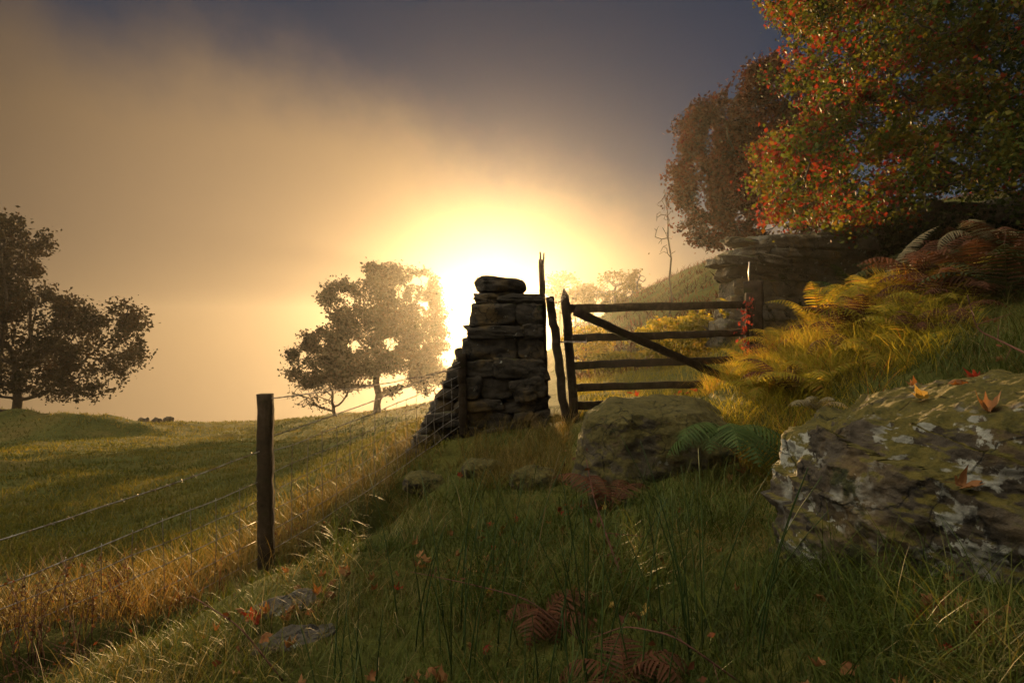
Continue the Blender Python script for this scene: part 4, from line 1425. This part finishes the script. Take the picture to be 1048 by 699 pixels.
def stalk_clump(label, base, n, L, spread, seed):
    t = thing('dock_stalks', label, 'dead stalks', tuple(base), 'dead stalks along the fence')
    mb, ml = MB(), MB()
    r_ = np.random.default_rng(seed)
    lc = []
    for k in range(n):
        a = r_.uniform(0, 2 * math.pi); rr = spread * r_.random() ** .5
        b = np.array([rr * math.cos(a), rr * math.sin(a), -.03])
        ll = L * r_.uniform(.5, 1.1)
        ln = r_.normal(size=2) * .3
        tt = np.linspace(0, 1, 6)[:, None]
        p = b + np.concatenate([ln[None] * tt ** 1.5 * ll, tt * ll * (1 - .1 * tt)], 1)
        tube(mb, p, np.linspace(.0022, .0008, 6), 5)
        for q in range(int(r_.integers(5, 14))):
            s = r_.uniform(.35, 1)
            i = s * 5; j = min(int(i), 4)
            lc.append(p[j] + (p[j + 1] - p[j]) * (i - j) + r_.normal(size=3) * .012)
            if r_.random() < .3:
                c = lc[-1]; e = c + r_.normal(size=3) * .05 + np.array([0, 0, .05])
                tube(mb, [c, e], [.001, .0006], 4, cap=False)
    obj('stems', mb.mesh('stems'), M['twig_red'], t)
    C = np.array(lc)
    v, tr, tt = leaf_cloud(C, .020, np.clip(r_.normal(.4, .3, len(C)), 0, 1), .5)
    obj('leaves', make_mesh('leaves', v, [tr], tt), M['stalk_leaf'], t)
for px, py, Y, n, L, lab in [(20, 690, 2.15, 26, .42, 'reddish dead stalks in the bottom left corner'), (75, 675, 2.3, 26, .44, 'reddish dead stalks second from the bottom left corner'),
                             (130, 650, 2.6, 24, .42, 'bushy brown stalks at the near end of the fence'), (175, 620, 2.9, 20, .42, 'brown stalks midway between the corner and the fence post'),
                             (35, 640, 2.7, 24, .40, 'brown stalks under the wire at the left edge'), (215, 600, 3.3, 16, .36, 'thin brown stalks just left of the dark fence post'),
                             (310, 550, 4.4, 14, .30, 'thin gold stalks just right of the dark fence post'), (95, 610, 3.2, 20, .36, 'straggling brown stalks beneath the netting')]:
    stalk_clump(lab, at(px, py, Y), n, L, .22, px)

def bramble(label, pts, r0, nl, seed, mat='fern_brown', lsize=.03):
    pts = np.array(pts)
    t = thing('bramble', label, 'bramble', tuple(pts[0]))
    n = 22
    tt = np.linspace(0, len(pts) - 1, n)
    p = np.stack([np.interp(tt, np.arange(len(pts)), pts[:, k]) for k in range(3)], 1)
    for _ in range(3): p[1:-1] = (p[:-2] + 2 * p[1:-1] + p[2:]) / 4
    mb = MB()
    tube(mb, p - pts[0], np.linspace(r0, r0 * .35, n), 5)
    r_ = np.random.default_rng(seed)
    for k in range(0, n - 1, 3):
        e = p[k] + r_.normal(size=3) * .05
        tube(mb, [p[k] - pts[0], e - pts[0]], [r0 * .4, r0 * .2], 4, cap=False)
    obj('stem', mb.mesh('stem'), M['twig_red'], t)
    if nl:
        C = p[r_.integers(3, n, nl)] + r_.normal(size=(nl, 3)) * .035 - pts[0]
        v, tr, tv = leaf_cloud(C, lsize, np.clip(r_.normal(.5, .3, nl), 0, 1), .6)
        obj('leaves', make_mesh('leaves', v, [tr], tv), M[mat], t)
bramble('thin bramble stem arching over the pale slabs in the bank', [at(290, 670, 1.9), P(245, 640, 1.9), P(200, 612, 2.0), P(196, 610, 2.05)], .003, 5, 1)
bramble('long pale stem bowed across the middle of the foreground', [at(600, 640, 2.1), P(540, 612, 2.1), P(470, 595, 2.2), P(420, 585, 2.3)], .003, 4, 2)
bramble('dead stem leaning up to the left of the green fern', [at(640, 620, 2.5), P(625, 560, 2.6), P(608, 510, 2.7), P(600, 470, 2.8)], .006, 26, 3)
bramble('bare dark stem reaching in from the right edge above the boulder', [P(1070, 372, 3.0), P(1030, 352, 3.2), P(1000, 338, 3.3), P(990, 302, 3.3)], .007, 3, 4)
bramble('upright red stem near the right edge under the maple', [at(1030, 350, 4.6), P(1028, 300, 4.6), P(1028, 262, 4.6), P(1029, 234, 4.6)], .006, 10, 5)
bramble('red trailing creeper hanging down the right end of the gate', [P(772, 306, 6.95), P(764, 316, 6.9), P(760, 345, 6.9), P(766, 375, 6.85)], .005, 90, 6, 'red_leaf', .05)
bramble('red leaved creeper climbing at the foot of the right gate post', [at(772, 410, 6.3), P(775, 380, 6.5), P(766, 360, 6.7), P(762, 352, 6.8)], .005, 90, 7, 'red_leaf', .045)
bramble('low red stem lying along the bottom of the foreground', [at(760, 690, 1.7), P(690, 650, 1.7), P(640, 640, 1.8), P(600, 655, 1.9)], .0035, 12, 8)

# ------------------------------------------------------------------ fallen leaves
def leaf_mesh(seed, curl):
    r_ = np.random.default_rng(seed)
    th = np.linspace(-math.pi * .86, math.pi * .86, 31)
    lob = .62 + .38 * np.cos(th * 5 / 1.72) ** 2 * (1 - .25 * (np.abs(th) / math.pi))
    lob *= 1 + .08 * np.cos(th * 17)
    lob *= np.interp(np.abs(th), [0, 1.2, 2.7], [1.0, .9, .55])
    rings = [0.0, .35, .7, 1.0]
    vs = [(0, 0, 0)]
    for rr in rings[1:]:
        for a, l in zip(th, lob):
            vs.append((rr * l * math.cos(a), rr * l * math.sin(a), 0))
    v = np.array(vs) * .5
    n = len(th)
    t = [(0, 1 + k, 2 + k) for k in range(n - 1)]
    q = [(1 + r * n + k, 1 + (r + 1) * n + k, 2 + (r + 1) * n + k, 2 + r * n + k) for r in range(2) for k in range(n - 1)]
    v[:, 2] = curl * (v[:, 1] ** 2 * 1.5 + .8 * v[:, 0] ** 2) + .12 * vnoise(v * 5 + seed, seed)
    v[:, 2] += .05 * np.abs(np.sin(np.arctan2(v[:, 1], v[:, 0] + 1e-6) * 3)) * np.hypot(v[:, 0], v[:, 1])
    mb = MB()
    mb.add(v, q, t, float(r_.uniform(.1, .9)))
    tube(mb, [(0, 0, 0), (-.3, .02, .05), (-.6, .06, .02)], [.012, .010, .008], 4, .3)
    return mb.mesh('fallen_leaf', True)
LM = {}
for mt_ in ('dead_leaf', 'red_leaf', 'yellow_leaf'):
    LM[mt_] = [leaf_mesh(k + 5, c) for k, c in enumerate((.9, 1.7, 2.4, -.9))]
    for me in LM[mt_]: me.materials.append(M[mt_])
def fallen(label, p, s, mt_, group, k=None, tilt=.4):
    o = bpy.data.objects.new('fallen_leaf', LM[mt_][random.randrange(4) if k is None else k])
    COL.objects.link(o)
    o.location = tuple(p); o.scale = (s, s, s)
    o.rotation_euler = (random.gauss(0, tilt), random.gauss(0, tilt), random.uniform(0, 6.28))
    tag(o, label, 'leaf', group)
dg = bpy.context.evaluated_depsgraph_get()
dg.update()
def drop(x, y, z0=3.0, only=('boulder', 'ground', 'stone')):
    z = z0
    for _ in range(12):
        hit, loc, nrm, idx, ob, mtx = SC.ray_cast(dg, Vector((x, y, z)), Vector((0, 0, -1)))
        if not hit: break
        if ob.name.split('.')[0] in only: return loc, nrm, ob.name
        z = loc.z - .002
    return Vector((x, y, gz(x, y))), Vector((0, 0, 1)), 'ground'
for px, py, Y, s, mt_, k, lab in [(985, 452, 1.85, .095, 'dead_leaf', 1, 'curled tan dead leaf nearest the front edge of the large boulder'),
                                  (1012, 440, 1.95, .085, 'dead_leaf', 2, 'orange dead leaf just behind the tan one on the large boulder'),
                                  (945, 421, 2.3, .09, 'yellow_leaf', 1, 'thin yellowish dead leaf with long stalk on the large boulder'),
                                  (982, 417, 2.35, .09, 'dead_leaf', 3, 'grey brown leaf right of the yellowish leaf on the large boulder'),
                                  (938, 384, 3.2, .10, 'dead_leaf', 1, 'upright orange leaf at the back edge of the large boulder'),
                                  (1000, 372, 3.2, .09, 'red_leaf', 2, 'red leaf on the bank behind the large boulder')]:
    c = P(px, py, Y)
    loc, nr, nm = drop(c[0], c[1])
    fallen(lab, loc + Vector((0, 0, .015)), s, mt_, 'dead leaves on the large boulder', k, .2)
cnt = 0
drifts = [(random.uniform(250, 1050), 1.3 * (5.0 / 1.3) ** random.random()) for _ in range(26)]
while cnt < 260:
    y = 1.25 * (6.0 / 1.25) ** random.random()
    px = random.uniform(180, 1060)
    if random.random() < .7:
        q = random.choice(drifts); y = q[1] * random.uniform(.94, 1.07); px = q[0] + random.gauss(0, 22)
    x = (px - 524) / F * y
    if not clear_mask(np.array([x]), np.array([y]))[0] or fence_side(np.array([x]), np.array([y]))[0] < .4: continue
    mt_ = random.choices(['dead_leaf', 'red_leaf', 'yellow_leaf'], [.80, .12, .08])[0]
    kind = {'dead_leaf': 'brown', 'red_leaf': 'red', 'yellow_leaf': 'yellow'}[mt_]
    fallen('small %s fallen leaf caught in the foreground grass' % kind, (x, y, gz(x, y) + random.uniform(.015, .06)), random.uniform(.035, .075), mt_, '%s leaves fallen in the foreground grass' % kind, None, .6)
    cnt += 1
for k in range(26):
    x = random.uniform(1.2, 2.9); y = random.uniform(4.9, 7.4)
    fallen('small red fallen leaf on the sunny grass by the gate', (x, y, gz(x, y) + random.uniform(.05, .12)), random.uniform(.06, .11), 'red_leaf', 'red leaves fallen on the sunny grass by the gate', None, .6)
